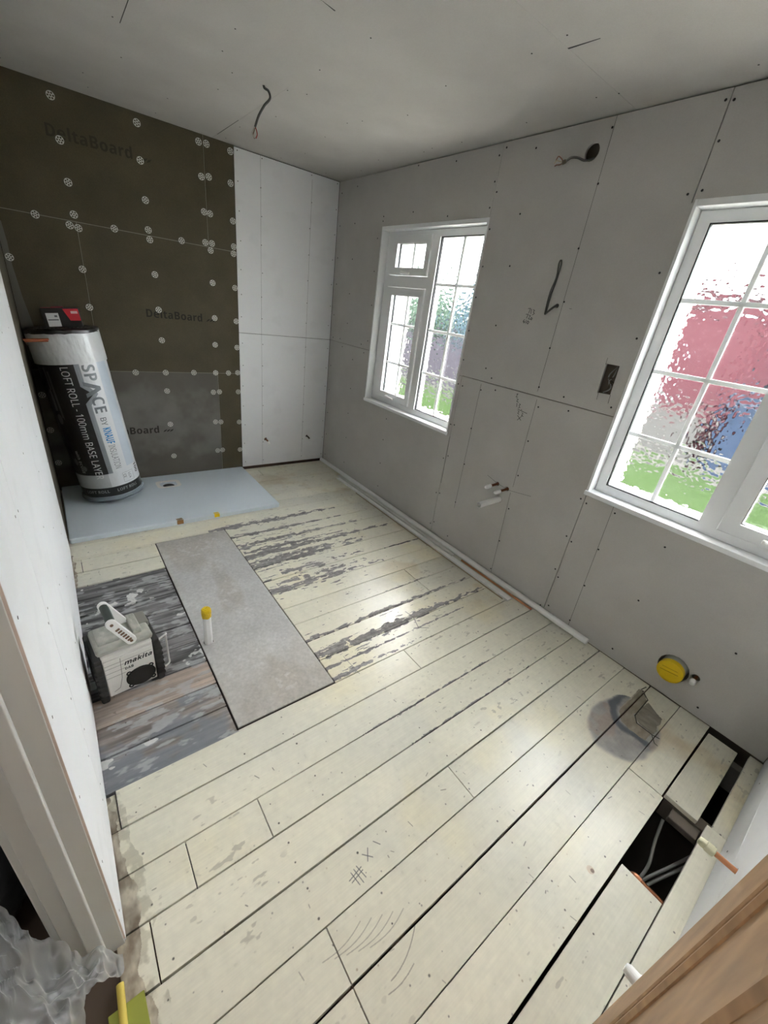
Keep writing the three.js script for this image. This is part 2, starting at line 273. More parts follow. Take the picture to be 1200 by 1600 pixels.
for (let i = 0; i + 1 < ZR.length; i++) {
  const za = ZR[i], zb = ZR[i + 1], ga = GAP(za), gb = GAP(zb), lift = (hash(i, 3) - 0.5) * 0.0016;
  if (i === ZR.length - 3) { board(-0.02, 1.335, za, zb, ga, gb, lift); continue; }         // the row with the hole
  if (i === ZR.length - 2) { board(-0.02, 1.742, za, zb + 0.02, gb, 0, lift); continue; }
  if (za === 3.561) { board(-0.02, 1.7, za, zb, ga, gb, lift); board(1.703, XR + 0.004, za, zb - 0.011, ga, 0.001, lift); continue; }
  let x0 = za >= 1.02 && za < 2.58 ? 0.889 : za > 2.58 && za < 2.6 ? 0.03 : -0.02;
  const cuts = (CUT[za] || []).concat([XR + 0.004]);
  for (const c of cuts) { board(x0, c - 0.0015, za, zb, ga, gb, lift); x0 = c + 0.0015; }
}
for (let i = 0; i + 1 < ZL.length; i++) {
  const za = Math.max(ZL[i], 0.884), zb = ZL[i + 1], sunk = i >= 3 ? -0.004 : 0;
  if (i === 0) { board(0.003, 0.885, 0.8825, 1.045, 0.003, 0.003); board(0.003, 0.441, 1.045, zb, 0.0015, 0.003); continue; }
  if (i < 2) { board(-0.02, 0.043, za, zb); board(0.047, 0.441, za, zb); continue; }
  board(-0.02, 0.441 - 0.003 * hash(i, 9), za, zb, 0.007, 0.006, sunk + (hash(i, 4) - 0.5) * 0.002);
}
board(-0.02, 0.027, 2.6, 2.728, 0.003, 0.005, -0.006);
// boards round the opening by the near wall
{ const g = onFloor(box(0, 0.493, -0.021, 0, 0, 0.113, 0.002).rotateY(-0.006).translate(1.72, 0.003, 3.6945), 1); put('floorboard', g, floorMat[1], floor); }
board(1.745, XR, 3.848, 3.915, 0, 0, -0.002);
for (const x of [0.075, 0.43, 0.6, 1.07, 1.285, 1.76, 2.14]) put('joist', box(x - 0.024, x + 0.024, -0.17, -0.0215, -0.1, 3.7, 0.002), darkWood, floor);
put('joist', box(1.722, 1.775, -0.11, -0.0215, 3.70, 3.95, 0.003), std(0x6b6359, 0.9), floor);
put('joist', box(1.30, 1.34, -0.15, -0.0215, 3.70, 3.95, 0.003), darkWood, floor);
put('joist', box(2.14, 2.18, -0.15, -0.0215, 3.70, 3.95, 0.003), std(0x8b8880, 0.9), floor);
{ const g = new THREE.PlaneGeometry(3.2, 5, 64, 100).rotateX(-Math.PI / 2), p = g.attributes.position;
  for (let i = 0; i < p.count; i++) p.setY(i, 0.06 * fbm(p.getX(i) * 9, p.getZ(i) * 9, 4)); g.translate(1.0, -0.42, 2.0); g.computeVertexNormals();
  put('oversite', g, std(0x4b4742, 0.95), floor); }
put('footing', box(-0.24, -0.14, -0.45, -0.022, -0.3, 4.3, 0), cavity, floor); put('footing', box(2.30, 2.6, -0.45, -0.003, -0.3, 4.3, 0), cavity, floor);
put('footing', box(-0.2, 2.5, -0.45, -0.022, -0.3, -0.1, 0), cavity, floor); put('footing', box(-0.2, 2.5, -0.45, -0.022, 3.96, 4.2, 0), cavity, floor);

// ---------------------------------------------------------------- window wall
const wr = struct('wall_right', 'grey plasterboard wall with two windows', 'wall');
const HT = H - 0.006;
const holeLow = [[2.219, 0.634, 0.016], [2.298, 0.631, 0.016], [2.259, 0.542, 0.0225]];
const holeUp = [[2.248, 2.305, 0.036], [2.288, 1.672, 0.012], [[2.645, 1.306], [2.712, 1.309], [2.708, 1.445], [2.640, 1.445]]];
const holeSoil = [[3.462, 0.168, 0.068], [3.552, 0.188, 0.019]];
for (const [poly, holes] of [
  [[[0.003, 1.217], [0.663, 1.217], [0.663, 2.077], [1.7035, 2.077], [1.7035, HT], [0.003, HT]], []],
  [[[1.7065, 1.217], [2.766, 1.217], [2.766, 2.077], [2.7545, 2.077], [2.7545, HT], [1.7065, HT]], holeUp],
  [[[3.832, 1.217], [3.891, 1.217], [3.891, HT], [2.7575, HT], [2.7575, 2.077], [3.832, 2.077]], []],
  [[[0.003, 0.006], [1.737, 0.006], [1.737, 1.2135], [1.707, 1.2135], [1.707, 0.813], [0.663, 0.813], [0.663, 1.2135], [0.003, 1.2135]], []],
  [[[1.739, 0.006], [2.7745, 0.006], [2.7745, 0.810], [2.766, 0.810], [2.766, 1.2135], [1.739, 1.2135]], holeLow],
  [[[2.777, 0.006], [3.891, 0.006], [3.891, 1.2135], [3.832, 1.2135], [3.832, 0.810], [2.777, 0.810]], holeSoil],
]) put('plasterboard', slab('right', XR, poly, 0.0125, holes), boardPaper, wr);
put('masonry', slab('right', XR + 0.04, rect(-0.3, 4.25, -0.2, 2.75), 0.302, [rect(W1.z0, W1.z1, W1.y0 - 0.02, W1.y1), rect(W2.z0, W2.z1, W2.y0 - 0.02, W2.y1), [3.462, 0.168, 0.05]], 0), std(0x6d6459, 0.95), wr);
const colR = (z, y0, y1, n, j = 0) => Array.from({ length: n }, (_, i) => [z + (hash(i, Math.round(z * 97)) - 0.5) * 0.012 + j, mix(y0, y1, i / (n - 1)) + (hash(i, Math.round(z * 31) + 3) - 0.5) * 0.04]);
put('screw_heads', dots('right', XR - 0.0002, [
  ...colR(0.05, 0.1, 2.35, 11), ...colR(0.28, 1.4, 2.36, 5), ...colR(0.42, 0.12, 1.1, 5), ...colR(0.62, 1.3, 2.02, 4), ...colR(1.0, 0.1, 0.74, 4), ...colR(1.0, 2.14, 2.39, 2), ...colR(0.7, 2.12, 2.13, 2, -0.03), ...colR(1.35, 2.12, 2.39, 2),
  ...colR(1.69, 2.14, 2.38, 3), ...colR(1.725, 1.3, 2.38, 7), ...colR(1.722, 0.08, 1.15, 5), ...colR(1.755, 0.12, 1.17, 5), ...colR(1.915, 0.1, 1.18, 5), ...colR(1.92, 1.28, 2.38, 5), ...colR(2.32, 1.26, 2.39, 6), ...colR(2.35, 0.06, 1.17, 6),
  ...colR(2.735, 1.27, 2.39, 5), ...colR(2.775, 2.12, 2.39, 3), ...colR(2.755, 0.05, 0.77, 4), ...colR(2.795, 0.05, 0.77, 4), ...colR(2.94, 0.06, 0.78, 4), ...colR(3.2, 0.06, 0.72, 3), ...colR(3.62, 0.07, 0.75, 3), ...colR(3.1, 2.13, 2.4, 2), ...colR(3.5, 2.13, 2.4, 2),
  ...[0.2, 0.55, 0.9, 1.25, 1.6, 2.0, 2.5].flatMap((z) => [[z + 0.03, 1.185], [z - 0.02, 1.247]]).filter(([z]) => z < 0.62 || z > 1.76)], 0.005), screwDark, wr).userData.kind = 'stuff';
put('pencil_lines', strokes('right', XR - 0.0006, [[[2.317, 1.24], [2.322, 2.42]], [[2.33, 0.62], [2.355, 0.02]], [[2.328, 1.20], [2.335, 0.66]], [[1.911, 1.20], [1.918, 0.32]], [[2.925, 0.80], [2.945, 0.02]], [[1.74, 0.8], [1.745, 0.45]], [[2.13, 0.66], [2.22, 0.637], [2.32, 0.63], [2.47, 0.655]], [[2.639, 1.47], [2.639, 1.44]], [[2.652, 1.31], [2.655, 1.275]], [[2.713, 1.31], [2.716, 1.27]], [[2.362, 1.665], [2.376, 1.664]]], 0.0016), pencil, wr);
put('handwriting', strokes('right', XR - 0.0006, [
  // 713, 720, 610
  [[2.118, 1.646], [2.133, 1.648], [2.128, 1.624]], [[2.140, 1.645], [2.143, 1.622]], [[2.152, 1.643], [2.162, 1.64], [2.156, 1.632], [2.165, 1.625], [2.155, 1.617]],
  [[2.113, 1.617], [2.127, 1.618], [2.122, 1.598]], [[2.134, 1.614], [2.144, 1.612], [2.135, 1.596], [2.147, 1.595]], [[2.153, 1.604], [2.16, 1.6], [2.157, 1.592], [2.15, 1.596], [2.153, 1.604]],
  [[2.112, 1.59], [2.105, 1.58], [2.112, 1.573], [2.118, 1.578], [2.108, 1.582]], [[2.124, 1.588], [2.126, 1.572]], [[2.136, 1.586], [2.145, 1.58], [2.14, 1.57], [2.132, 1.576], [2.136, 1.586]],
  // sums under the joint
  [[2.186, 1.195], [2.196, 1.2], [2.188, 1.18], [2.2, 1.181]], [[2.196, 1.172], [2.208, 1.17], [2.2, 1.158], [2.214, 1.155]], [[2.206, 1.148], [2.21, 1.128]], [[2.222, 1.148], [2.232, 1.146], [2.224, 1.137], [2.233, 1.128], [2.222, 1.124]],
  [[2.222, 1.116], [2.29, 1.108]], [[2.245, 1.12], [2.25, 1.118]], [[2.226, 1.108], [2.236, 1.104], [2.228, 1.094], [2.24, 1.09]], [[2.255, 1.104], [2.265, 1.1], [2.257, 1.09], [2.27, 1.086]], [[2.232, 1.082], [2.262, 1.06]], [[2.262, 1.086], [2.238, 1.056]]], 0.0026), pen, wr);

// ---------------------------------------------------------------- back wall
const wb = struct('wall_back', 'dark tile backer boards beside white plasterboard', 'wall');
const holeBack = [[1.622, 0.285, 0.016], [2.058, 0.285, 0.014]];
put('plasterboard', slab('back', 0, rect(1.3935, XR - 0.001, 1.217, HT), 0.0125), leftPaper, wb);
put('plasterboard', slab('back', 0, rect(1.3935, XR - 0.001, 0.03, 1.2135), 0.0125, holeBack), leftPaper, wb);
for (const [x0, x1, y0, y1, dust] of [[0.001, 1.184, 1.787, H, 0], [1.187, 1.391, 1.787, H, 0], [0.001, 0.3885, 0.89, 1.784, 0], [0.3915, 1.391, 0.89, 1.784, 0], [0.001, 1.2035, 0.004, 0.887, 1], [1.2065, 1.391, 0.004, 0.887, 0]])
  put('tile_backer_board', slab('back', 0.004, rect(x0, x1, y0, y1), 0.0028, [], 0.0004), dust ? backerDust : backer, wb);
put('foam_core', slab('back', 0.001, rect(0, 1.388, 0, H), 0.006, [], 0), foam, wb);
put('masonry', slab('back', -0.014, rect(-0.2, 2.5, -0.2, 2.75), 0.2, [], 0), cavity, wb);
put('sole_plate', box(1.393, XR, 0.0, 0.03, -0.014, -0.006, 0), darkWood, wb);
put('joint_smear', slab('back', 0.0046, [[0.001, 0.95], [0.075, 0.95], [0.062, 1.17], [0.042, 1.32], [0.028, 1.5], [0.03, 1.62], [0.024, 1.72], [0.001, 1.74]], 0.0006, [], 0), std(0x6c6a63, 0.95), wb);
const WS = [[0.371, 2.372], [0.379, 2.18], [0.384, 1.983], [0.794, 2.375], [0.791, 2.19], [0.796, 1.984], [1.156, 2.382], [1.206, 2.384], [1.366, 2.386], [1.162, 2.196], [1.211, 2.206], [1.361, 2.205], [1.166, 1.996], [1.207, 1.993], [1.369, 1.981], [0.191, 1.784], [0.385, 1.822], [0.354, 1.761], [0.397, 1.754], [0.594, 1.788], [0.794, 1.818], [0.797, 1.763], [1.001, 1.793], [1.163, 1.81], [1.21, 1.812], [1.198, 1.766], [1.37, 1.819], [1.366, 1.772], [0.381, 1.526], [0.383, 1.303], [0.806, 1.555], [0.806, 1.329], [0.806, 1.121], [1.2, 1.554], [1.202, 1.309], [1.195, 1.111], [1.369, 1.541], [1.371, 1.3], [1.371, 1.099], [0.387, 1.089], [0.416, 0.902], [0.604, 0.883], [0.809, 0.886], [1.016, 0.89], [1.187, 0.892], [1.292, 0.892], [1.37, 0.896], [0.805, 0.745], [1.16, 0.733], [1.21, 0.736], [1.37, 0.735], [0.803, 0.476], [1.164, 0.478], [1.21, 0.475], [1.37, 0.467], [0.805, 0.201], [1.169, 0.215], [1.212, 0.217], [1.37, 0.206], [0.024, 1.538], [0.022, 1.058], [0.022, 0.722], [0.022, 0.475], [0.024, 0.227]];
const washerGeo = (() => {
  const s = new THREE.Shape(); s.absarc(0, 0, 0.0205, 0, Math.PI * 2, false);
  const hole = (x, y, r) => { const p = new THREE.Path(); p.absarc(x, y, r, 0, Math.PI * 2, true); s.holes.push(p); };
  hole(0, 0, 0.0042); for (let k = 0; k < 6; k++) hole(0.0127 * Math.cos(k * Math.PI / 3), 0.0127 * Math.sin(k * Math.PI / 3), 0.0047);
  return new THREE.ExtrudeGeometry(s, { depth: 0.0012, bevelEnabled: false, curveSegments: 8 });
})();
const washerMat = std(0xd4d3cc, 0.45, { metalness: 0.25 });
for (const [i, [x, y]] of WS.entries()) { const w = put('fixing_washer', washerGeo, washerMat, wb); w.position.set(x, y, 0.0044); w.rotation.z = hash(i, 2) * 6; }
const font = await new FontLoader().loadAsync('fonts/droid/droid_sans_bold.typeface.json');
const fontRegular = await new FontLoader().loadAsync('fonts/droid/droid_sans_regular.typeface.json');
function lettering(text, width, f = font, shear = 0, depth = 0.0005) {      // flat letters, left end at 0
  const g = new THREE.ExtrudeGeometry(f.generateShapes(text, 1), { depth: 1, bevelEnabled: false, curveSegments: 4 }); g.computeBoundingBox();
  const b = g.boundingBox, s = width / (b.max.x - b.min.x); g.translate(-b.min.x, 0, 0).scale(s, s, depth);
  if (shear) g.applyMatrix4(new THREE.Matrix4().makeShear(0, 0, shear, 0, 0, 0));
  return g;
}
for (const [x, y, w, m] of [[0.318, 2.185, 0.43, backerPrintFaint], [0.722, 1.275, 0.385, backerPrint], [0.315, 0.41, 0.40, backerPrint]]) {
  const g = [lettering('DeltaBoard', w)];
  for (const k of [0, 1, 2]) { const p = new THREE.Shape(); const o = w + 0.03 + k * 0.024; p.moveTo(o, 0.002); p.lineTo(o + 0.02, 0.002 + 0.008); p.lineTo(o + 0.032, 0.026); p.lineTo(o + 0.01, 0.018); p.closePath(); g.push(new THREE.ExtrudeGeometry(p, { depth: 0.0005, bevelEnabled: false })); }
  const mesh = put('printed_lettering', mergeGeometries(g.map((q) => q.index ? q.toNonIndexed() : q)), m, wb); mesh.position.set(x, y, 0.004);
}
put('screw_heads', dots('back', 0.0002, [1.42, 1.592, 2.006, 2.236].flatMap((x) => Array.from({ length: 14 }, (_, i) => [x + (hash(i, Math.round(x * 40)) - 0.5) * 0.012, 0.07 + i * 0.179 + (hash(i, 8) - 0.5) * 0.03])), 0.0036), screwDark, wb).userData.kind = 'stuff';
put('pencil_lines', strokes('back', 0.0006, [[[1.588, 0.04], [1.585, 2.42]], [[2.004, 0.12], [2.008, 2.38]]], 0.0011), pencil, wb);

// ---------------------------------------------------------------- left wall
const wl = struct('wall_left', 'pale plasterboard wall beside the doorway', 'wall');
put('plasterboard', slab('left', 0.003, rect(0.94, 2.672, 0.01, HT), 0.0125), leftPaper, wl);
put('plasterboard', slab('left', 0.003, rect(2.6745, 3.017, 0.01, HT), 0.0125), leftPaper, wl);
put('plasterboard', slab('left', 0.003, rect(3.0195, 3.89, 2.06, HT), 0.0125), leftPaper, wl);
put('tile_backer_board', slab('left', -0.002, rect(0.006, 0.936, 0.03, HT), 0.012), backer, wl);
put('board_edge', box(-0.0015, 0.0027, 0.02, 2.1, 3.0165, 3.0178, 0), edgeWood, wl);
put('partition', slab('left', -0.016, [[-0.2, -0.02], [3.0, -0.02], [3.0, 2.05], [3.88, 2.05], [3.88, -0.02], [4.1, -0.02], [4.1, 2.75], [-0.2, 2.75]], 0.083, [], 0), cavity, wl);
put('screw_heads', dots('left', 0.0028, [1.0, 1.4, 1.8, 2.2, 2.64, 2.70, 2.985].flatMap((z) => Array.from({ length: 10 }, (_, i) => [z + (hash(i, Math.round(z * 40)) - 0.5) * 0.014, 0.12 + i * 0.24 + (hash(i, Math.round(z * 13)) - 0.5) * 0.05])), 0.003), std(0x7a766f, 0.6), wl).userData.kind = 'stuff';

// ---------------------------------------------------------------- near wall
const wn = struct('wall_near', 'white plasterboard wall behind the open wooden door', 'wall');
put('plasterboard', slab('near', ZN, rect(-0.1, XR, 0.008, 0.235), 0.0125), leftPaper, wn);
put('plasterboard', slab('near', ZN, rect(-0.1, XR, 0.2365, HT), 0.0125, [[1.357, 0.3, 0.011], [0.90, 0.3, 0.011]]), leftPaper, wn);
put('partition', slab('near', ZN + 0.014, rect(-0.3, 2.5, -0.2, 2.75), 0.14, [], 0), cavity, wn);
put('screw_heads', dots('near', ZN - 0.0002, [1.2, 1.6, 2.0].flatMap((x) => [0.1, 0.45, 0.8, 1.2].map((y) => [x, y])), 0.0035), screwDark, wn).userData.kind = 'stuff';

// ---------------------------------------------------------------- ceiling
const ce = struct('ceiling', 'grey plasterboard ceiling with screw heads', 'ceiling');
for (const [x0, x1, z0, z1] of [[-0.1, 1.2441, -0.05, 1.1996], [1.2449, 2.3, -0.05, 1.1996], [-0.1, 0.5681, 1.2, 2.3984], [0.5689, 2.3, 1.2, 2.3984], [-0.1, 2.3, 2.3992, 4.0]])
  put('plasterboard', slab('top', H, rect(x0, x1, z0, z1), 0.0125, x0 === -0.1 && z0 < 0 ? [[1.16, 1.105, 0.008]] : [], 0.0002), boardPaper, ce);
put('roof_void', box(-0.3, 2.6, H + 0.03, H + 0.3, -0.3, 4.3, 0), cavity, ce);
put('screw_heads', dots('top', H - 0.0003, [0.15, 0.55, 0.95, 1.3, 1.7, 2.1].flatMap((x) => [0.12, 0.4, 0.8, 1.12, 1.25, 1.5, 1.9, 2.3, 2.45, 2.8].map((z) => [x + (hash(Math.round(x * 9), Math.round(z * 9)) - 0.5) * 0.16, z + (hash(Math.round(x * 5), Math.round(z * 7)) - 0.5) * 0.1])), 0.0032), std(0x33322f, 0.7), ce).userData.kind = 'stuff';
put('slot', slab('top', H - 0.0004, [[1.722, 2.398], [1.73, 2.398], [1.738, 2.51], [1.735, 2.51]], 0.0005, [], 0), screwDark, ce);
put('slot', slab('top', H - 0.0004, [[1.03, 1.905], [1.09, 1.891], [1.092, 1.896]], 0.0005, [], 0), screwDark, ce);
put('pencil_lines', strokes('top', H - 0.0006, [[[0.566, 1.32], [0.568, 1.10]], [[1.246, 0.12], [1.244, 0.52]]], 0.003), pencil, ce);

// ---------------------------------------------------------------- windows
const glassBump = data(512, 512, (u, v) => { const n = loopn(u + 0.03 * loopn(u, v, 12, 1), v + 0.02 * loopn(u + 0.4, v, 12, 1), 26, 1) * 0.75 + 0.25 * loopn(u, v, 40, 1); return [n, n, n]; }, false);
const glassMat = phys(0xffffff, 0.06, { transmission: 1, thickness: 0.006, ior: 1.45, bumpMap: glassBump, bumpScale: 0.0009 });
function ringShape(z0, z1, y0, y1, w) { return [rect(z0, z1, y0, y1), [rect(z0 + w, z1 - w, y0 + w, y1 - w)]]; }
const XF = 2.318;                                               // face of the window frames
function handle(parent, z, y, dir) {
  put('handle', mergeGeometries([box(XF - 0.012, XF, y - 0.012, y + 0.012, z - 0.028, z + 0.028, 0.005), box(XF - 0.034, XF - 0.01, y - 0.009, y + 0.009, z - 0.011, z + 0.011, 0.004),
    rod([XF - 0.03, y, z], [XF - 0.034, y - 0.004, z + dir * 0.10], 0.009, 10, 0.007)].map((g) => g.index ? g.toNonIndexed() : g)), plasticWhite, parent);
}
function glazing(parent, z0, z1, y0, y1, zb, ybs) {              // pane with its gasket and glazing bars
  const g = slab('right', 2.352, rect(z0 - 0.008, z1 + 0.008, y0 - 0.008, y1 + 0.008), 0.006, [], 0), p = g.attributes.position, uv = g.attributes.uv;
  for (let i = 0; i < p.count; i++) uv.setXY(i, p.getZ(i) / 0.34, p.getY(i) / 0.34);
  put('pane', g, glassMat, parent);
  const [o, h] = ringShape(z0 - 0.006, z1 + 0.006, y0 - 0.006, y1 + 0.006, 0.008); put('gasket', slab('right', XF + 0.014, o, 0.018, h, 0), gasket, parent);
  for (const z of zb) put('glazing_bar', box(2.337, 2.350, y0, y1, z - 0.0095, z + 0.0095, 0.003), barPlastic, parent);
  for (const y of ybs) put('glazing_bar', box(2.3365, 2.3505, y - 0.0095, y + 0.0095, z0, z1, 0.003), barPlastic, parent);
}
function makeWindow(name, W, fixed, sash, label) {
  const g = struct(name, label, 'window');
  put('reveal_board', box(XR - 0.003, XF + 0.02, W.y0 - 0.016, W.y1 + 0.012, W.z0 - 0.0005, W.z0 + 0.012, 0.0015), revealWhite, g);
  put('reveal_board', box(XR - 0.003, XF + 0.02, W.y0 - 0.016, W.y1 + 0.012, W.z1 - 0.012, W.z1 + 0.0005, 0.0015), revealWhite, g);
  put('reveal_board', box(XR - 0.003, XF + 0.02, W.y1 - 0.012, W.y1 + 0.012, W.z0 + 0.012, W.z1 - 0.012, 0.0015), revealWhite, g);
  put('window_board', box(XR - 0.012, XF + 0.02, W.y0 - 0.012, W.y0 + 0.012, W.z0 - 0.004, W.z1 + 0.004, 0.003), revealWhite, g);
  const a = W.y0 + 0.01, b = W.y1 - 0.012, z0 = W.z0 + 0.012, z1 = W.z1 - 0.012;
  const holes = [rect(fixed.z0 - 0.004, fixed.z1 + 0.004, fixed.y0 - 0.004, fixed.y1 + 0.004), rect(sash.z0, sash.z1, sash.low0, sash.low1), rect(sash.z0, sash.z1, sash.fan0, sash.fan1)];
  put('outer_frame', slab('right', XF, rect(z0, z1, a, b), 0.07, holes, 0.004), pvc, g);
  glazing(g, fixed.z0, fixed.z1, fixed.y0, fixed.y1, [(fixed.z0 + fixed.z1) / 2 + 0.006], [1.74, 1.445, 1.15]);
  for (const [y0, y1, hy, bars, kind] of [[sash.low0, sash.low1, sash.low0 + 0.032, [1.445, 1.155], 'casement_sash'], [sash.fan0, sash.fan1, sash.fan0 + 0.022, [], 'fanlight_sash']]) {
    const m = 0.005, wz = 0.068, wy = y1 - y0 < 0.4 ? 0.052 : 0.058;
    const s = put(kind, slab('right', XF - 0.013, rect(sash.z0 + m, sash.z1 - m, y0 + m, y1 - m), 0.059, [rect(sash.z0 + wz, sash.z1 - wz + 0.02, y0 + wy, y1 - wy)], 0.004), pvc, g);
    glazing(s, sash.z0 + wz, sash.z1 - wz + 0.02, y0 + wy, y1 - wy, [(sash.z0 + sash.z1 + 0.02) / 2], bars);
    handle(s, (sash.z0 + sash.z1) / 2 - 0.05, hy, 1);
  }
  put('outer_reveal', box(2.388, 2.60, W.y0 - 0.02, W.y1, W.z0 - 0.001, W.z0 + 0.02, 0.001), std(0xd9d6cc, 0.85), g);
  put('outer_reveal', box(2.388, 2.60, W.y0 - 0.02, W.y1, W.z1 - 0.02, W.z1 + 0.001, 0.001), std(0xd9d6cc, 0.85), g);
  put('outer_sill', box(2.388, 2.64, W.y0 - 0.04, W.y0 + 0.004, W.z0 - 0.03, W.z1 + 0.03, 0.004), std(0xcfccc4, 0.85), g);
  return g;
}
makeWindow('window_1', W1, { z0: 1.252, z1: 1.652, y0: 0.87, y1: 2.018 }, { z0: 0.742, z1: 1.186, low0: 0.862, low1: 1.708, fan0: 1.776, fan1: 2.04 }, 'white framed casement window with a small top light, near the far corner');
makeWindow('window_2', W2, { z0: 2.826, z1: 3.262, y0: 0.868, y1: 2.018 }, { z0: 3.33, z1: 3.776, low0: 0.862, low1: 1.708, fan0: 1.776, fan1: 2.04 }, 'larger white framed window cut by the picture edge, above the yellow pipe end');

// ---------------------------------------------------------------- doorway, landing and the open door
const dl = struct('trim_1', 'white painted door lining with a stop at the doorway', 'door lining');
put('lining', box(-0.101, -0.001, -0.02, 2.04, 2.998, 3.019, 0.002), liningPaint, dl);
put('door_stop', box(-0.068, -0.037, -0.02, 2.03, 3.019, 3.033, 0.003), liningPaint, dl);
put('architrave', box(-0.117, -0.0995, -0.02, 2.1, 2.93, 3.008, 0.004), liningPaint, dl);
put('lining', box(-0.125, -0.003, -0.02, 2.04, 3.866, 3.88, 0.002), liningPaint, dl);
put('head_lining', box(-0.125, 0.003, 2.035, 2.058, 3.017, 3.866, 0.002), liningPaint, dl);
const lf = struct('floor_landing', 'dark landing floor outside the doorway', 'floor');
put('landing_boards', box(-1.5, -0.022, -0.05, -0.012, 2.2, 4.6, 0.002), std(0x3a2c22, 0.85), lf);
put('threshold', box(-0.1205, -0.0205, -0.03, -0.006, 3.017, 3.866, 0.002), std(0x54463a, 0.85), lf);
const lw = struct('wall_landing', 'landing walls outside the doorway', 'wall');
put('plaster', box(-1.6, -1.5, -0.05, 2.75, 2.1, 4.7, 0), leftPaper, lw); put('plaster', box(-1.5, -0.145, -0.05, 2.75, 2.1, 2.2, 0), leftPaper, lw); put('plaster', box(-1.5, -0.12, -0.05, 2.75, 4.6, 4.7, 0), leftPaper, lw); put('plaster', box(-0.12, 2.6, -0.05, 2.75, 4.2, 4.3, 0), leftPaper, lw); put('plaster', box(-0.13, -0.02, -0.05, 2.75, 4.05, 4.7, 0), leftPaper, lw);
put('landing_ceiling', box(-1.6, -0.1, 2.43, 2.53, 2.1, 4.7, 0), leftPaper, lw);

{ const t = thing('landing_lamp', 'white globe ceiling lamp on the landing outside the doorway', 'lamp', null, [-0.36, 2.43, 3.42]);
  put('ceiling_rose', lathe([[0, -0.03], [0.03, -0.03], [0.055, -0.012], [0.058, 0], [0, 0]], [0, 0, 0], [0, 1, 0], 24), plasticWhite, t);
  put('globe', new THREE.SphereGeometry(0.085, 24, 16).translate(0, -0.112, 0), std(0xfff2e0, 0.4, { emissive: 0xfff6ec, emissiveIntensity: 0.8 }), t);
  const l = new THREE.PointLight(0xfff6ec, 0.4); l.position.set(0, -0.112, 0); l.castShadow = true; l.shadow.radius = 4; l.shadow.bias = -0.002; t.add(l); }
const door = struct('door_1', 'open brown wood-grain panelled door against the near wall', 'door');
{
  const x0 = 0.035, x1 = 0.836, za = 3.81, t = 0.036, cols = [[0.115, 0.365], [0.506, 0.752]], rows = [[0.22, 1.12], [1.32, 1.88]];
  const holes = cols.flatMap(([a, b]) => rows.map(([c, d]) => rect(a, b, c, d)));
  put('leaf', slab('near', za, rect(x0, x1, 0.008, 2.02), t, holes, 0.0025), oak, door);
  for (const [a, b] of cols) for (const [c, d] of rows) {
    put('moulding', slab('near', za + 0.003, rect(a - 0.002, b + 0.002, c - 0.002, d + 0.002), 0.014, [rect(a + 0.014, b - 0.014, c + 0.014, d - 0.014)], 0.006), oak, door);
    put('door_panel', slab('near', za + 0.012, rect(a, b, c, d), 0.012, [], 0), oak, door);
    put('raised_panel', slab('near', za + 0.003, rect(a + 0.05, b - 0.062, c + 0.06, d - 0.06), 0.012, [], 0.008), oak, door);
  }
  const k = put('handle', mergeGeometries([rod([0.785, 1.25, za], [0.785, 1.25, za - 0.045], 0.01, 12), rod([0.79, 1.25, za - 0.045], [0.68, 1.25, za - 0.048], 0.009, 12)]), std(0xb9b9b9, 0.3, { metalness: 1 }), door);
  k.userData.label = 'chrome lever handle';
}
console.log('setting ready');
// ================================================================= THINGS IN THE ROOM
const join = (...g) => mergeGeometries(g.map((q) => { const n = q.index ? q.toNonIndexed() : q; for (const k of Object.keys(n.attributes)) if (!['position', 'normal', 'uv'].includes(k)) n.deleteAttribute(k); return n; }));
// ---- hardboard sheet let into the boards, and what carries it
put('underlay', slab('top', -0.027, rect(0.436, 0.893, 1.035, 2.592), 0.0205, [[0.481, 2.069, 0.03]], 0), std(0x2c251e, 0.95), floor);
const sheetTex = data(512, 1536, (u, v) => {
  const V3 = v * 3, n = loopn(u, V3, 4, 6), f = loopn(u, V3, 48, 3), g = loopn(u, V3, 22, 2), k = 0.95 + 0.1 * (n - 0.5) + 0.13 * (f - 0.5);
  let c = mix3([0.80, 0.788, 0.768], [0.80, 0.797, 0.79], sm(0.35, 0.65, loopn(u + 0.7, v, 3, 4))); c = mix3(c, [0.70, 0.67, 0.625], sm(0.48, 0.7, loopn(u, v + 0.3, 4, 4)) * 0.5); c = mix3(c, [0.85, 0.845, 0.835], sm(0.58, 0.72, g) * sm(0.5, 0.66, n) * 0.5);
  return c.map((x) => x * k);
});
{ const g = slab('top', -0.0055, rect(0.4465, 0.8825, 1.051, 2.5805), 0.0068, [[0.481, 2.069, 0.0235]], 0.001), p = g.attributes.position, uv = g.attributes.uv;
  for (let i = 0; i < p.count; i++) uv.setXY(i, (p.getX(i) - 0.44) / 0.5, (p.getZ(i) - 1.05) / 1.55);
  single('hardboard_sheet', g, phys(0xffffff, 0.62, { map: sheetTex, bumpMap: sheetTex, bumpScale: 0.0004 }), 'grey-brown hardboard sheet let into the floorboards around the white pipe', 'board'); }
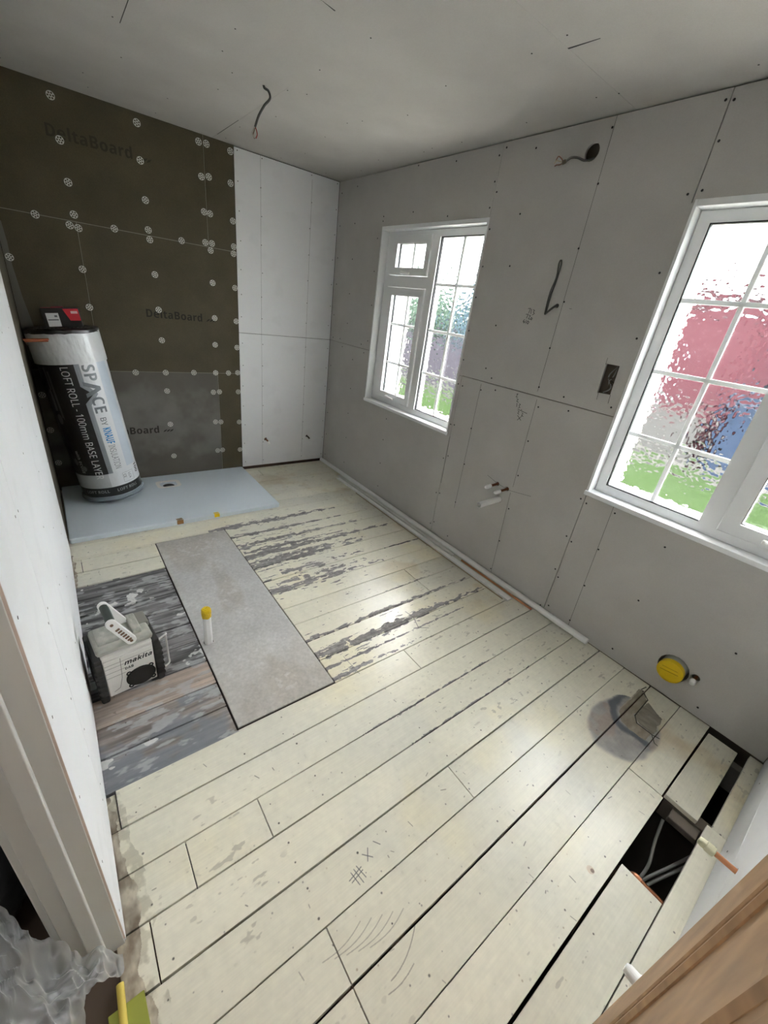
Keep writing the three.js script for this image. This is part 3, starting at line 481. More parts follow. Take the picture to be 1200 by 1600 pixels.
{ const t = thing('pipe_stub', 'short upright white pipe with yellow tape over its end, in the hardboard sheet', 'pipe', null, [0.481, 0, 2.069]);
  put('pipe', pipeAlong([0, -0.12, 0], [0, 0.19, 0], 0.0195, 0.003), plasticWhite, t);
  const pts = [[0.0204, 0.158], [0.0212, 0.165], [0.0206, 0.175], [0.0218, 0.186], [0.0214, 0.198], [0.0185, 0.2045], [0.008, 0.207], [0, 0.205]], g = lathe(pts, [0, 0, 0], [0, 1, 0], 20), p = g.attributes.position;
  for (let i = 0; i < p.count; i++) { const a = Math.atan2(p.getZ(i), p.getX(i)), q = 1 + 0.06 * Math.sin(a * 5 + p.getY(i) * 200); p.setX(i, p.getX(i) * q); p.setZ(i, p.getZ(i) * q); } g.computeVertexNormals();
  put('tape_cap', g, yellowTape, t);
  put('tape_fold', join(box(-0.012, 0.014, 0.204, 0.209, -0.006, -0.002, 0.001).rotateY(0.5), box(-0.012, 0.012, 0.204, 0.209, 0.004, 0.007, 0.001).rotateY(0.6)), yellowTape, t); }

// ---- shower tray
const tray = thing('shower_tray', 'low pale blue-white shower tray in the far corner, still under film', 'shower tray');
const trayMat = phys(0xdbe6ee, 0.32, { clearcoat: 0.3, clearcoatRoughness: 0.3 });
const rr4 = (x0, x1, z0, z1, r) => { const o = []; for (const [cx, cz, a] of [[x1 - r, z1 - r, 0], [x0 + r, z1 - r, 1], [x0 + r, z0 + r, 2], [x1 - r, z0 + r, 3]]) for (let k = 0; k <= 5; k++) { const t = (a + k / 5) * Math.PI / 2; o.push([cx + r * Math.cos(t), cz + r * Math.sin(t)]); } return o; };
{ const g = slab('top', 0.001, rr4(0.006, 1.384, 0.006, 0.862, 0.012), 0.031, [rr4(0.625, 0.785, 0.135, 0.265, 0.03)], 0.004);
  put('tray_body', g, trayMat, tray);
  put('outlet_recess', slab('top', 0.013, rr4(0.618, 0.792, 0.128, 0.272, 0.034), 0.008, [[0.705, 0.2, 0.045]], 0.002), trayMat, tray);
  put('waste_outlet', lathe([[0, 0], [0.036, 0], [0.036, 0.012], [0.046, 0.0125], [0.047, 0.0145], [0.034, 0.0145], [0.03, 0.003], [0, 0.003]], [0.705, 0.0035, 0.2], [0, 1, 0]), std(0x2b2a29, 0.6), tray);
  put('outlet_rim', slab('top', 0.0312, rr4(0.615, 0.795, 0.125, 0.275, 0.036), 0.0035, [rr4(0.64, 0.77, 0.15, 0.25, 0.028)], 0.0015), plasticWhite, tray);
  put('raised_rim', slab('top', 0.0316, rr4(0.012, 1.378, 0.012, 0.856, 0.012), 0.0022, [rr4(0.04, 1.35, 0.04, 0.83, 0.012)], 0.0008), trayMat, tray);
  put('overflow_mark', box(0.845, 0.875, 0.0315, 0.034, 0.185, 0.215, 0.004), trayMat, tray); }
single('tape_piece', join(box(0.873, 0.91, 0.0345, 0.036, 0.828, 0.8625, 0.0005), box(0.873, 0.91, 0.012, 0.036, 0.8625, 0.864, 0.0005)), yellowTape, 'small piece of yellow tape folded over the edge of the shower tray', 'tape');
single('tape_piece', join(box(0.0, 0.042, 0.0345, 0.036, 0.0, 0.038, 0.0005).rotateY(0.15).translate(0.616, 0, 0.829), box(0.618, 0.66, 0.008, 0.036, 0.8635, 0.865, 0.0005)), brownTape, 'small piece of brown tape folded over the edge of the shower tray', 'tape');

// ---- insulation roll
{
  const R = 0.19, L = 1.118, CW = 1536, CH = 1480, cv = document.createElement('canvas'); cv.width = CW; cv.height = CH; const c = cv.getContext('2d');
  const U = (s) => (0.5 + Math.asin(clamp(s, -1, 1)) / (2 * Math.PI)) * CW, Y = (f) => f * CH;
  c.fillStyle = '#d9dcdf'; c.fillRect(0, 0, CW, CH);
  c.fillStyle = '#c2ccd6'; c.fillRect(U(0.62), Y(0.12), U(0.9) - U(0.62), Y(0.68));
  c.fillStyle = '#b9bdc0'; c.fillRect(0, Y(0.82), U(-0.05), Y(0.09));
  // grey border and black field, both with the chevron
  const ch = Y(0.335), chevron = (x, o) => { c.beginPath(); c.moveTo(0, Y(0.155) - 0); c.lineTo(x, Y(0.155)); c.lineTo(x, ch - 62 - o); c.lineTo(x + 74, ch); c.lineTo(x, ch + 62 + o); c.lineTo(x, Y(0.82)); c.lineTo(0, Y(0.82)); c.closePath(); c.fill(); };
  c.fillStyle = '#8d949b'; chevron(U(0.12), 26); c.fillStyle = '#d9dcdf'; c.fillStyle = '#141416'; chevron(U(-0.03), 10);
  c.fillStyle = '#141416'; c.fillRect(U(0.98), Y(0.12), CW, Y(0.7));
  const text = (t, s, f, font, fill, stretch = 1) => { c.save(); c.translate(U(s), Y(f)); c.rotate(Math.PI / 2); c.scale(stretch, 1); c.font = font; c.fillStyle = fill; c.textBaseline = 'alphabetic'; c.fillText(t, 0, 0); const w = c.measureText(t).width * stretch; c.restore(); return f + w / CH; };
  let f = text('SP', 0.17, 0.17, 'bold 132px sans-serif', '#6f757b', 0.95);
  { const y0 = Y(f) + 2, y1 = y0 + 118, x = U(0.17); c.fillStyle = '#6f757b'; c.beginPath(); c.moveTo(x - 26, y0 - 8); c.lineTo(x + 96, (y0 + y1) / 2 - 14); c.lineTo(x + 96, (y0 + y1) / 2 + 14); c.lineTo(x - 26, y1 + 8); c.lineTo(x - 26, y1 - 26); c.lineTo(x + 52, (y0 + y1) / 2); c.lineTo(x - 26, y0 + 26); c.closePath(); c.fill(); f += 124 / CH; }
  f = text('CE', 0.17, f, 'bold 132px sans-serif', '#6f757b', 0.95);
  f = text('BY', 0.24, f + 0.02, '66px sans-serif', '#5f666c', 1); f = text('KNAUF', 0.22, f + 0.012, 'bold 92px sans-serif', '#1a7fc4', 0.5); text('INSULATION', 0.24, f + 0.006, '74px sans-serif', '#7d8488', 0.55);
  text('LOFT ROLL - 100mm BASE LAYER', -0.42, 0.175, '78px sans-serif', '#e6e6e6', 0.87);
  text('with ECOSE', -0.78, 0.66, 'bold 40px sans-serif', '#b9b9b9', 1); text('100', 0.86, 0.80, 'bold 62px sans-serif', '#222', 1);
  // grey picture of a roof section on the dark side, and small marks
  c.fillStyle = '#6a6b6d'; for (const [s, a, b, w] of [[-0.86, 0.18, 0.3, 16], [-0.80, 0.2, 0.46, 9], [-0.77, 0.2, 0.47, 6], [-0.9, 0.3, 0.42, 26]]) c.fillRect(U(s), Y(a), w, Y(b - a));
  c.beginPath(); c.ellipse(U(-0.87), Y(0.47), 26, 46, 0, 0, 7); c.fill(); c.beginPath(); c.ellipse(U(-0.86), Y(0.735), 22, 34, 0, 0, 7); c.ellipse(U(-0.68), Y(0.775), 20, 26, 0, 0, 7); c.fill();
  c.strokeStyle = '#85898d'; c.lineWidth = 2; c.strokeRect(U(0.4), Y(0.835), 110, 92); c.fillStyle = '#4c4f52'; c.font = '34px sans-serif'; c.save(); c.translate(U(0.42), Y(0.845)); c.rotate(Math.PI / 2); c.fillText('CE', 0, 0); c.fillText('LCA', 0, -50); c.restore();
  c.fillStyle = '#17181a'; c.fillRect(0, Y(0.91), CW, Y(0.06)); c.fillStyle = '#8d8f90'; c.font = 'bold 40px sans-serif'; for (let k = 0; k < 6; k++) c.fillText('LOFT ROLL', k * 262, Y(0.945));
  const label = new THREE.CanvasTexture(cv); label.colorSpace = THREE.SRGBColorSpace; label.magFilter = THREE.LinearFilter;
  const wrapBump = data(256, 256, (u, v) => { const n = loopn(u, v, 12, 3) * 0.5 + 0.5 * loopn(u, v * 0.3, 24, 2); return [n, n, n]; }, false); const wb2 = wrapBump.clone(); wb2.repeat.set(3, 3);
  const film = phys(0xffffff, 0.36, { map: label, bumpMap: wb2, bumpScale: 0.004, clearcoat: 0.25, clearcoatRoughness: 0.25 });
  const t = thing('insulation_roll', 'tall wrapped roll of loft insulation leaning in the shower corner', 'insulation roll', null, [0.322, 0.063, 0.262]);
  t.quaternion.setFromUnitVectors(V(0, 1, 0), V(-0.122, 1.138, -0.052).normalize());
  const side = (r, y0, y1, nz, amp, sd) => { const g = new THREE.CylinderGeometry(r, r, y1 - y0, 72, nz, true).rotateY(Math.PI), p = g.attributes.position, uv = g.attributes.uv; g.translate(0, (y0 + y1) / 2, 0);
    for (let i = 0; i < p.count; i++) { const a = Math.atan2(p.getX(i), p.getZ(i)), q = 1 + amp * (fbm(3 * Math.cos(a) + sd, 3 * Math.sin(a) + p.getY(i) * 9, 3) - 0.5); p.setX(i, p.getX(i) * q); p.setZ(i, p.getZ(i) * q); uv.setY(i, p.getY(i) / L); } g.computeVertexNormals(); return g; };
  put('wrapper', side(R, 0.004, L - 0.16, 24, 0.025, 1), film, t);
  const cuffMat = phys(0xd5d8da, 0.34, { bumpMap: wb2, bumpScale: 0.006, clearcoat: 0.3, clearcoatRoughness: 0.2 });
  put('top_cuff', side(R + 0.006, L - 0.185, L - 0.004, 10, 0.04, 7), cuffMat, t);
  put('clear_base_film', lathe([[0.188, -0.004], [0.198, 0.001], [0.202, 0.012], [0.196, 0.02], [0.198, 0.028], [0.193, 0.034]], [0, 0, 0], [0, 1, 0], 48), phys(0xc4d0d8, 0.3, { transmission: 0.7, thickness: 0, clearcoat: 0.5 }), t);
  put('base_end', lathe([[0, 0], [0.186, -0.002], [0.19, 0.006]], [0, 0, 0], [0, 1, 0], 40), std(0x6a6d70, 0.6), t);
  const top = lathe([[0.197, L - 0.012], [0.196, L + 0.006], [0.18, L + 0.014], [0.12, L + 0.012], [0.05, L + 0.006], [0, L + 0.006]], [0, 0, 0], [0, 1, 0], 60), p = top.attributes.position;
  for (let i = 0; i < p.count; i++) p.setY(i, p.getY(i) + 0.012 * (fbm(p.getX(i) * 30, p.getZ(i) * 30, 3) - 0.5)); top.computeVertexNormals();
  put('folded_top', top, phys(0x17181a, 0.35), t);
  const marks = [], mk = (x, z, w, h, a) => marks.push(box(-w / 2, w / 2, 0, 0.001, -h / 2, h / 2, 0).rotateY(a).translate(x, L + 0.0185, z));
  for (let k = 0; k < 13; k++) mk(-0.12 + k * 0.02, 0.165 - 0.0012 * (k - 6) ** 2, 0.011, 0.012 + 0.006 * hash(k, 1), 0.2 * (hash(k, 2) - 0.5)); put('print_marks', join(...marks), std(0xb9b9b6, 0.5), t);
  // things laid on the roll
  const top0 = new THREE.Vector3(0, L + 0.025, 0).applyQuaternion(t.quaternion).add(t.position);
  const b = thing('tool_box', 'small black and red carton standing on top of the insulation roll', 'box', null, [top0.x + 0.03, top0.y, top0.z + 0.05]); b.quaternion.copy(t.quaternion); b.rotateY(-0.08);
  put('carton', box(-0.105, 0.085, 0, 0.105, -0.06, 0.05, 0.004), std(0x19191b, 0.5), b);
  put('red_panel', slab('near', 0.0502, [[0.005, 0.1], [0.082, 0.1], [0.084, 0.035], [0.03, 0.035]].map(([x, y]) => [x, y]), 0.0008, [], 0), std(0xc0182a, 0.45), b).userData.label = 'red printed panel';
  put('white_label', box(-0.085, -0.022, 0.004, 0.078, 0.0502, 0.0512, 0), std(0xc9cacb, 0.6), b);
  put('label_print', box(-0.08, -0.028, 0.038, 0.044, 0.0513, 0.0518, 0), std(0x55565a, 0.6), b); put('label_print', box(-0.044, -0.03, 0.056, 0.066, 0.0513, 0.0518, 0), std(0x55565a, 0.6), b); put('red_print', box(0.042, 0.076, 0.074, 0.088, 0.0511, 0.0516, 0), std(0xd8b9bb, 0.6), b);
  put('top_flap', join(box(-0.1, -0.03, 0.105, 0.108, 0.03, 0.045, 0.001), box(-0.05, 0.01, 0.105, 0.112, -0.03, 0.02, 0.002)), std(0x7c2028, 0.5), b);
  const s = thing('wood_shims', 'orange-brown wooden strips tucked under the top edge of the insulation roll', 'wood strip', null, [0.05, 1.128, 0.415]); s.rotation.set(0, 0.1, 0.06);
  put('strip', box(-0.045, 0.075, 0.0, 0.008, -0.012, 0.012, 0.001), std(0xa55f3a, 0.7), s); put('strip', box(-0.04, 0.07, -0.009, -0.001, -0.012, 0.01, 0.001), std(0x8d4d2e, 0.7), s);
}

// ---- site radio
{
  const t = thing('site_radio', 'dusty white and black site radio with a folding handle, by the left wall', 'radio', null, [0.142, -0.0015, 2.115]); t.rotation.y = 0.11;
  const white = std(0xe2dfd8, 0.5), rubber = std(0x353432, 0.75), dusty = std(0xb4b3a6, 0.8), grip = std(0x3b4440, 0.5);
  const dustTex = data(128, 128, (u, v) => { const n = loopn(u, v, 5, 4); return mix3([0.60, 0.61, 0.57], [0.82, 0.81, 0.77], n); }); dusty.map = dustTex; dusty.color.set(0xffffff);
  put('body', box(-0.094, 0.094, 0.012, 0.222, -0.085, 0.076, 0.01), white, t);
  put('top_deck', join(box(-0.1, 0.1, 0.218, 0.246, -0.092, 0.062, 0.012), box(0.035, 0.07, 0.244, 0.262, -0.09, 0.03, 0.006), box(-0.085, -0.01, 0.242, 0.252, -0.08, 0.03, 0.006)), dusty, t);
  put('battery_lid', box(0.058, 0.108, 0.2, 0.25, -0.1, -0.02, 0.008), std(0x8a8a80, 0.7), t);
  for (const s of [-1, 1]) {
    const g = [box(s * 0.088, s * 0.118, 0.0, 0.205, 0.04, 0.087, 0.008), box(s * 0.088, s * 0.118, 0.0, 0.225, -0.1, -0.055, 0.008), box(s * 0.088, s * 0.115, 0.0, 0.035, -0.09, 0.08, 0.006), box(s * 0.088, s * 0.115, 0.185, 0.222, -0.09, 0.08, 0.006)];
    for (let k = 0; k < 6; k++) g.push(box(s * 0.114, s * 0.1205, 0.03 + k * 0.027, 0.042 + k * 0.027, 0.046, 0.089, 0.002), box(s * 0.09, s * 0.117, 0.03 + k * 0.027, 0.042 + k * 0.027, 0.084, 0.0895, 0.002));
    put('rubber_bumper', join(...g), rubber, t);
  }
  put('front_plate', join(box(-0.087, 0.087, 0.02, 0.205, 0.072, 0.082, 0.003)), std(0xe9e7e1, 0.45), t);
  put('panel_groove', join(...[0.118, 0.142, 0.165, 0.182].map((y) => box(-0.085, -0.02 + (y > 0.15 ? 0.1 : 0), y, y + 0.0012, 0.0815, 0.0824, 0)), ...[[-0.03, 0.2, -0.035, 0.1], [-0.035, 0.1, -0.048, 0.05], [-0.048, 0.05, -0.07, 0.04]].map(([a, b, c, d]) => rod([a, b, 0.082], [c, d, 0.082], 0.0009, 5))), std(0x77746d, 0.7), t);
  const sp = put('speaker_grille', lathe([[0, 0], [0.05, 0], [0.0505, 0.004], [0.046, 0.0065], [0.04, 0.005], [0, 0.007]], [0, 0, 0], [0, 0, 1], 32).scale(1.08, 0.92, 1).translate(0.03, 0.072, 0.0818), std(0x1c1c1c, 0.7), t);
  for (const a of [0.75, 2.4, 3.9, 5.6]) put('grille_lug', new THREE.TorusGeometry(0.0075, 0.0028, 6, 14).translate(0.03 + 0.055 * Math.cos(a), 0.072 + 0.05 * Math.sin(a), 0.0845), std(0x1c1c1c, 0.7), sp);
  const lg = put('logo_lettering', lettering('makita', 0.098, font, 0.3, 0.0009), std(0x121212, 0.5), t); lg.position.set(-0.02, 0.156, 0.0822);
  const lb = put('logo_lettering', lettering('DAB', 0.03, font, 0, 0.0008), std(0x2a2a2a, 0.5), t); lb.position.set(-0.02, 0.132, 0.0822);
  // handle: two arms and the grip between their raised ends
  const h = new THREE.Group(); h.name = 'handle'; t.add(h);
  const arm = (z) => { const s = new THREE.Shape(), r = 0.0165, Lh = 0.118; s.absarc(0, 0, r, -Math.PI / 2, Math.PI / 2, false); s.absarc(-Lh, 0, r, Math.PI / 2, Math.PI * 1.5, false); return new THREE.ExtrudeGeometry(s, { depth: 0.012, bevelEnabled: true, bevelSize: 0.002, bevelThickness: 0.002, bevelSegments: 2, curveSegments: 10 }).rotateZ(-1.1).translate(0.022, 0.25, z); };
  for (const z of [0.05, -0.075]) put('handle_arm', arm(z), plasticWhite, h);
  const ex = 0.022 - 0.118 * Math.cos(1.1), ey = 0.25 + 0.118 * Math.sin(1.1);
  put('handle_grip', join(rod([ex, ey, -0.075], [ex, ey, 0.062], 0.0145, 16), ...[0, 1, 2].map((k) => rod([ex + 0.008 + k * 0.002, ey + 0.006 - k * 0.006, -0.06], [ex + 0.008 + k * 0.002, ey + 0.006 - k * 0.006, 0.048], 0.006, 8))), grip, h);
  put('arm_inset', join(...Array.from({ length: 6 }, (_, k) => box(-0.088 + k * 0.0145, -0.079 + k * 0.0145, -0.008, 0.008, 0.062, 0.0655, 0.001).applyMatrix4(new THREE.Matrix4().makeShear(0, 0, 0, 0, 0, 0))).map((g) => g.rotateZ(-1.1).translate(0.022, 0.25, 0)), ...[0, -0.118].map((x) => new THREE.CylinderGeometry(0.006, 0.006, 0.003, 10).rotateX(Math.PI / 2).translate(x, 0, 0.0645).rotateZ(-1.1).translate(0.022, 0.25, 0))), std(0x7a5f4a, 0.7), h);
  put('guard_loop', tube([[0.117, 0.2, 0.06], [0.15, 0.2, 0.045], [0.152, 0.19, 0.03], [0.152, 0.1, 0.03], [0.152, 0.05, 0.03], [0.148, 0.035, 0.045], [0.117, 0.035, 0.06]], 0.004, 40, 8), std(0xc8c8c4, 0.4), t);
}

// ---- long pipes and trims lying along the window wall
single('waste_pipe', pipeAlong([2.2365, 0.02, 0.01], [2.2365, 0.02, 3.078], 0.0185, 0.002, 24), plasticWhite, 'long white waste pipe lying on the floor against the window wall', 'pipe');
{
  const strip = (x, w, z0, z1, y, h, a, mat, label) => { const t = tag(put(numbered('trim_strip'), join(box(-w / 2, w / 2, 0, h * 0.55, 0, z1 - z0, 0.0015), box(-w / 2, -w / 2 + 0.004, 0, h, 0, z1 - z0, 0.001)), mat, scene), label, 'trim strip', 'loose trims by the window wall'); t.position.set(x, y, z0); t.rotation.y = a; };
  strip(2.19, 0.036, 0.46, 2.06, 0.0092, 0.011, 0.002, plasticDull, 'upper short white plastic trim strip beside the long waste pipe');
  strip(2.166, 0.052, 0.50, 2.60, 0.001, 0.0135, -0.004, plasticWhite, 'lower long white plastic trim strip beside the long waste pipe');
  strip(2.130, 0.008, 0.86, 2.57, 0.001, 0.008, -0.003, std(0xb9aa90, 0.7), 'thin beige strip lying along the outer edge of the white trims');
  single('copper_tube', rod([2.2065, 0.0072, 2.13], [2.204, 0.0072, 2.73], 0.0065, 12), copper, 'thin copper tube poking out from under the white trims', 'pipe');
}

// ---- pipes out of the window wall
for (const [z, y, l, label] of [[2.219, 0.634, 0.125, 'upper copper pipe with a white cap, farther of the pair on the window wall'], [2.298, 0.631, 0.135, 'copper pipe with a white cap, nearer the larger window of the pair']]) {
  const t = thing('capped_pipe', label, 'pipe', 'capped pipes on the window wall', [XR, y, z]);
  put('pipe', rod([0.012, 0, 0], [-l * 0.55, -0.004, 0], 0.0078, 14), copperDull, t);
  put('push_cap', lathe([[0.0085, 0], [0.0125, 0.003], [0.013, 0.03], [0.0115, 0.042], [0.008, 0.052], [0, 0.053]], [-l * 0.5, -0.004, 0], [-1, -0.05, 0], 18), plasticWhite, t);
}
{ const t = thing('basin_waste_pipe', 'white waste pipe sticking out below the two capped copper pipes', 'pipe', null, [XR, 0.542, 2.259]);
  put('pipe', pipeAlong([0.025, 0.001, 0], [-0.19, -0.006, 0], 0.0185, 0.0025, 24), plasticWhite, t); }
{ const t = thing('soil_pipe_end', 'round soil pipe end covered with yellow tape, low on the window wall', 'pipe', null, [XR, 0.168, 3.462]);
  put('pipe', lathe([[0.05, -0.04], [0.0545, -0.04], [0.0545, 0.044], [0.05, 0.046], [0.05, -0.04]], [0, 0, 0], [-1, 0, 0], 40), plasticDull, t);
  put('tape_cover', lathe([[0.0555, 0.018], [0.0562, 0.03], [0.0555, 0.046], [0.05, 0.0495], [0.03, 0.047], [0.01, 0.0455], [0, 0.045]], [0, 0, 0], [-1, 0, 0], 40), yellowTape, t);
  put('tape_fold', join(rod([-0.048, -0.008, -0.04], [-0.0475, 0.006, 0.036], 0.0016, 6), rod([-0.048, 0.012, -0.038], [-0.0475, 0.022, 0.03], 0.0012, 6)), std(0xbf9f10, 0.5), t); }
{ const t = thing('capped_pipe', 'small white ball cap on a copper pipe beside the yellow taped pipe end', 'pipe', null, [XR, 0.188, 3.552]);
  put('pipe', rod([0.012, 0, 0], [-0.03, -0.002, 0], 0.0075, 14), copperDull, t); put('push_cap', lathe([[0.008, 0], [0.0135, 0.004], [0.0155, 0.014], [0.013, 0.024], [0.007, 0.03], [0, 0.031]], [-0.024, -0.003, 0], [-1, 0, 0], 18), plasticWhite, t); }
// ---- radiator tails in the back wall
{ const t = thing('radiator_tail', 'short capped pipe low on the far wall, nearer the shower tray', 'pipe', null, [1.622, 0.285, 0]);
  put('pipe', tube([[0, 0, -0.012], [0, -0.001, 0.03], [0.004, -0.012, 0.055]], 0.0075, 12, 10), copperDull, t); put('push_cap', lathe([[0.009, 0], [0.012, 0.003], [0.012, 0.026], [0, 0.03]], [0.004, -0.008, 0.05], [0.1, -0.75, 0.65], 16), plasticWhite, t); }
{ const t = thing('radiator_tail', 'small dark pipe end low on the far wall, nearer the window wall', 'pipe', null, [2.058, 0.285, 0]);
  put('pipe', tube([[0, 0, -0.012], [0.002, -0.001, 0.018], [0.01, -0.012, 0.03]], 0.0075, 12, 10), std(0x3a2f2a, 0.6), t); put('pipe_mouth', lathe([[0.004, 0], [0.0085, 0], [0.0085, 0.008], [0.004, 0.008]], [0.0105, -0.0125, 0.03], [0.4, -0.7, 0.5], 14), std(0x4b3a30, 0.6), t); }
// ---- pipes out of the near wall
{ const t = thing('copper_tail', 'bright copper pipe with a pale cap, on the near wall above the floor opening', 'pipe', null, [1.357, 0.3, ZN]);
  put('pipe', rod([0, 0, 0.012], [0, 0.0, -0.062], 0.0078, 16), copper, t); put('push_cap', lathe([[0.009, 0], [0.0135, 0.002], [0.0145, 0.008], [0.0145, 0.022], [0.0125, 0.024], [0.0125, 0.034], [0.0095, 0.042], [0, 0.043]], [0, 0, -0.05], [0, 0, -1], 18), std(0xd2cfae, 0.45), t); }
{ const t = thing('copper_tail', 'white pipe cap low on the near wall, half hidden by the wooden door', 'pipe', null, [0.90, 0.3, ZN]);
  put('pipe', rod([0, 0, 0.012], [0, 0, -0.05], 0.0078, 16), copper, t); put('push_cap', lathe([[0.01, 0], [0.016, 0.002], [0.0165, 0.022], [0.014, 0.026], [0.0135, 0.044], [0.009, 0.052], [0, 0.053]], [0, 0, -0.045], [0, 0, -1], 18), plasticWhite, t); }

// ---- cables
{ const t = thing('ceiling_cable', 'grey lighting cable hanging from a hole in the ceiling', 'cable');
  put('sheath', tube([[1.16, H + 0.012, 1.105], [1.161, H - 0.006, 1.107], [1.172, H - 0.022, 1.135], [1.178, H - 0.045, 1.14], [1.165, H - 0.07, 1.10], [1.152, H - 0.105, 1.06], [1.143, H - 0.145, 1.035]], 0.0055, 40, 8), cableGrey, t);
  for (const [dx, dz, m] of [[0.004, 0.004, 0x9a3b35], [-0.004, 0.003, 0xb9b4a6], [0, -0.004, 0x6d5a48]]) put('core_wire', tube([[1.143, H - 0.143, 1.035], [1.141 + dx * 2, H - 0.158, 1.034 + dz], [1.139 + dx * 3, H - 0.175, 1.03 + dz * 3], [1.142 + dx, H - 0.19, 1.031 + dz]], 0.0024, 16, 6), std(m, 0.6), t); }
{ const t = thing('wall_light_cable', 'grey cable from the oval hole high on the window wall, ending in bare wires', 'cable');
  put('sheath', tube([[XR + 0.03, 2.29, 2.25], [XR + 0.003, 2.279, 2.245], [XR - 0.015, 2.274, 2.228], [XR - 0.02, 2.288, 2.19], [XR - 0.03, 2.288, 2.165], [XR - 0.04, 2.272, 2.145]], 0.0048, 40, 8), cableGrey, t);
  put('cable_end', lathe([[0.004, 0], [0.0085, 0.004], [0.009, 0.02], [0, 0.022]], [XR - 0.036, 2.277, 2.15], [-0.4, -0.4, -0.8], 12), std(0x5d564a, 0.8), t);
  for (const [dy, dz, m] of [[0.02, -0.03, 0x7d5a44], [0.004, -0.036, 0xb7a98f], [-0.012, -0.03, 0x7a5a48]]) put('core_wire', tube([[XR - 0.042, 2.27, 2.138], [XR - 0.046, 2.272 + dy * 0.7, 2.125], [XR - 0.05, 2.275 + dy, 2.138 + dz], [XR - 0.048, 2.268 + dy * 0.6, 2.128 + dz]], 0.003, 18, 6), std(m, 0.7), t); }
{ const t = thing('switch_cable', 'doubled grey cable loop hanging on the window wall between the windows', 'cable');
  put('sheath', tube([[XR + 0.03, 1.672, 2.288], [XR - 0.004, 1.668, 2.284], [XR - 0.02, 1.645, 2.266], [XR - 0.022, 1.626, 2.246], [XR - 0.012, 1.64, 2.237], [XR - 0.008, 1.73, 2.232], [XR - 0.008, 1.80, 2.245], [XR - 0.008, 1.862, 2.238], [XR - 0.009, 1.878, 2.245], [XR - 0.008, 1.862, 2.252], [XR - 0.008, 1.79, 2.25], [XR - 0.01, 1.72, 2.243], [XR - 0.014, 1.642, 2.245], [XR - 0.025, 1.632, 2.252], [XR - 0.022, 1.655, 2.272], [XR - 0.006, 1.674, 2.287], [XR + 0.03, 1.676, 2.29]], 0.0036, 120, 8), cableGrey, t); }
{ const t = thing('socket_cables', 'cables bunched inside the small rectangular cut-out beside the larger window', 'cable');
  for (let k = 0; k < 6; k++) put('cable', tube([[XR + 0.03, 1.31 + 0.01 * k, 2.66 + 0.008 * k], [XR + 0.018, 1.34 + 0.008 * k, 2.695 - 0.006 * k], [XR + 0.02, 1.39, 2.665 + 0.007 * k], [XR + 0.032, 1.44, 2.69]], 0.0034, 18, 6), k % 3 ? std(0x5b5448, 0.7) : cablePale, t); }
// ---- under the floor
{ const t = thing('underfloor_cables', 'grey cables crossing in the dark floor opening', 'cable');
  for (const [pts, r] of [[[[1.30, -0.16, 3.73], [1.45, -0.15, 3.77], [1.6, -0.14, 3.82], [1.8, -0.15, 3.88]], 0.0055], [[[1.30, -0.175, 3.75], [1.45, -0.16, 3.785], [1.6, -0.15, 3.835], [1.8, -0.16, 3.9]], 0.0055], [[[1.29, -0.10, 3.76], [1.36, -0.10, 3.755], [1.45, -0.12, 3.765], [1.52, -0.125, 3.765], [1.6, -0.10, 3.745], [1.66, -0.05, 3.73]], 0.0055], [[[1.30, -0.13, 3.72], [1.36, -0.11, 3.75], [1.40, -0.12, 3.80], [1.40, -0.15, 3.86], [1.38, -0.2, 3.92]], 0.004]]) put('cable', tube(pts, r, 30, 8), cablePale, t); }
{ const t = thing('underfloor_pipe', 'copper pipe with an elbow at the edge of the floor opening', 'pipe');
  put('pipe', tube([[1.36, -0.034, 3.94], [1.36, -0.034, 3.86], [1.36, -0.034, 3.80], [1.36, -0.034, 3.76]], 0.0105, 20, 12), copperDull, t); put('elbow', tube([[1.36, -0.034, 3.765], [1.36, -0.034, 3.748], [1.358, -0.042, 3.741], [1.357, -0.075, 3.74]], 0.0125, 20, 12), copper, t);
  put('steel_rod', rod([1.345, -0.075, 3.71], [1.41, -0.06, 3.92], 0.005, 8), std(0x555553, 0.5, { metalness: 0.6 }), t); }
single('offcut_block', box(1.665, 1.718, -0.05, -0.024, 3.735, 3.83, 0.004), std(0x6d655c, 0.9), 'grey timber offcut under the board end at the floor opening', 'wood block');

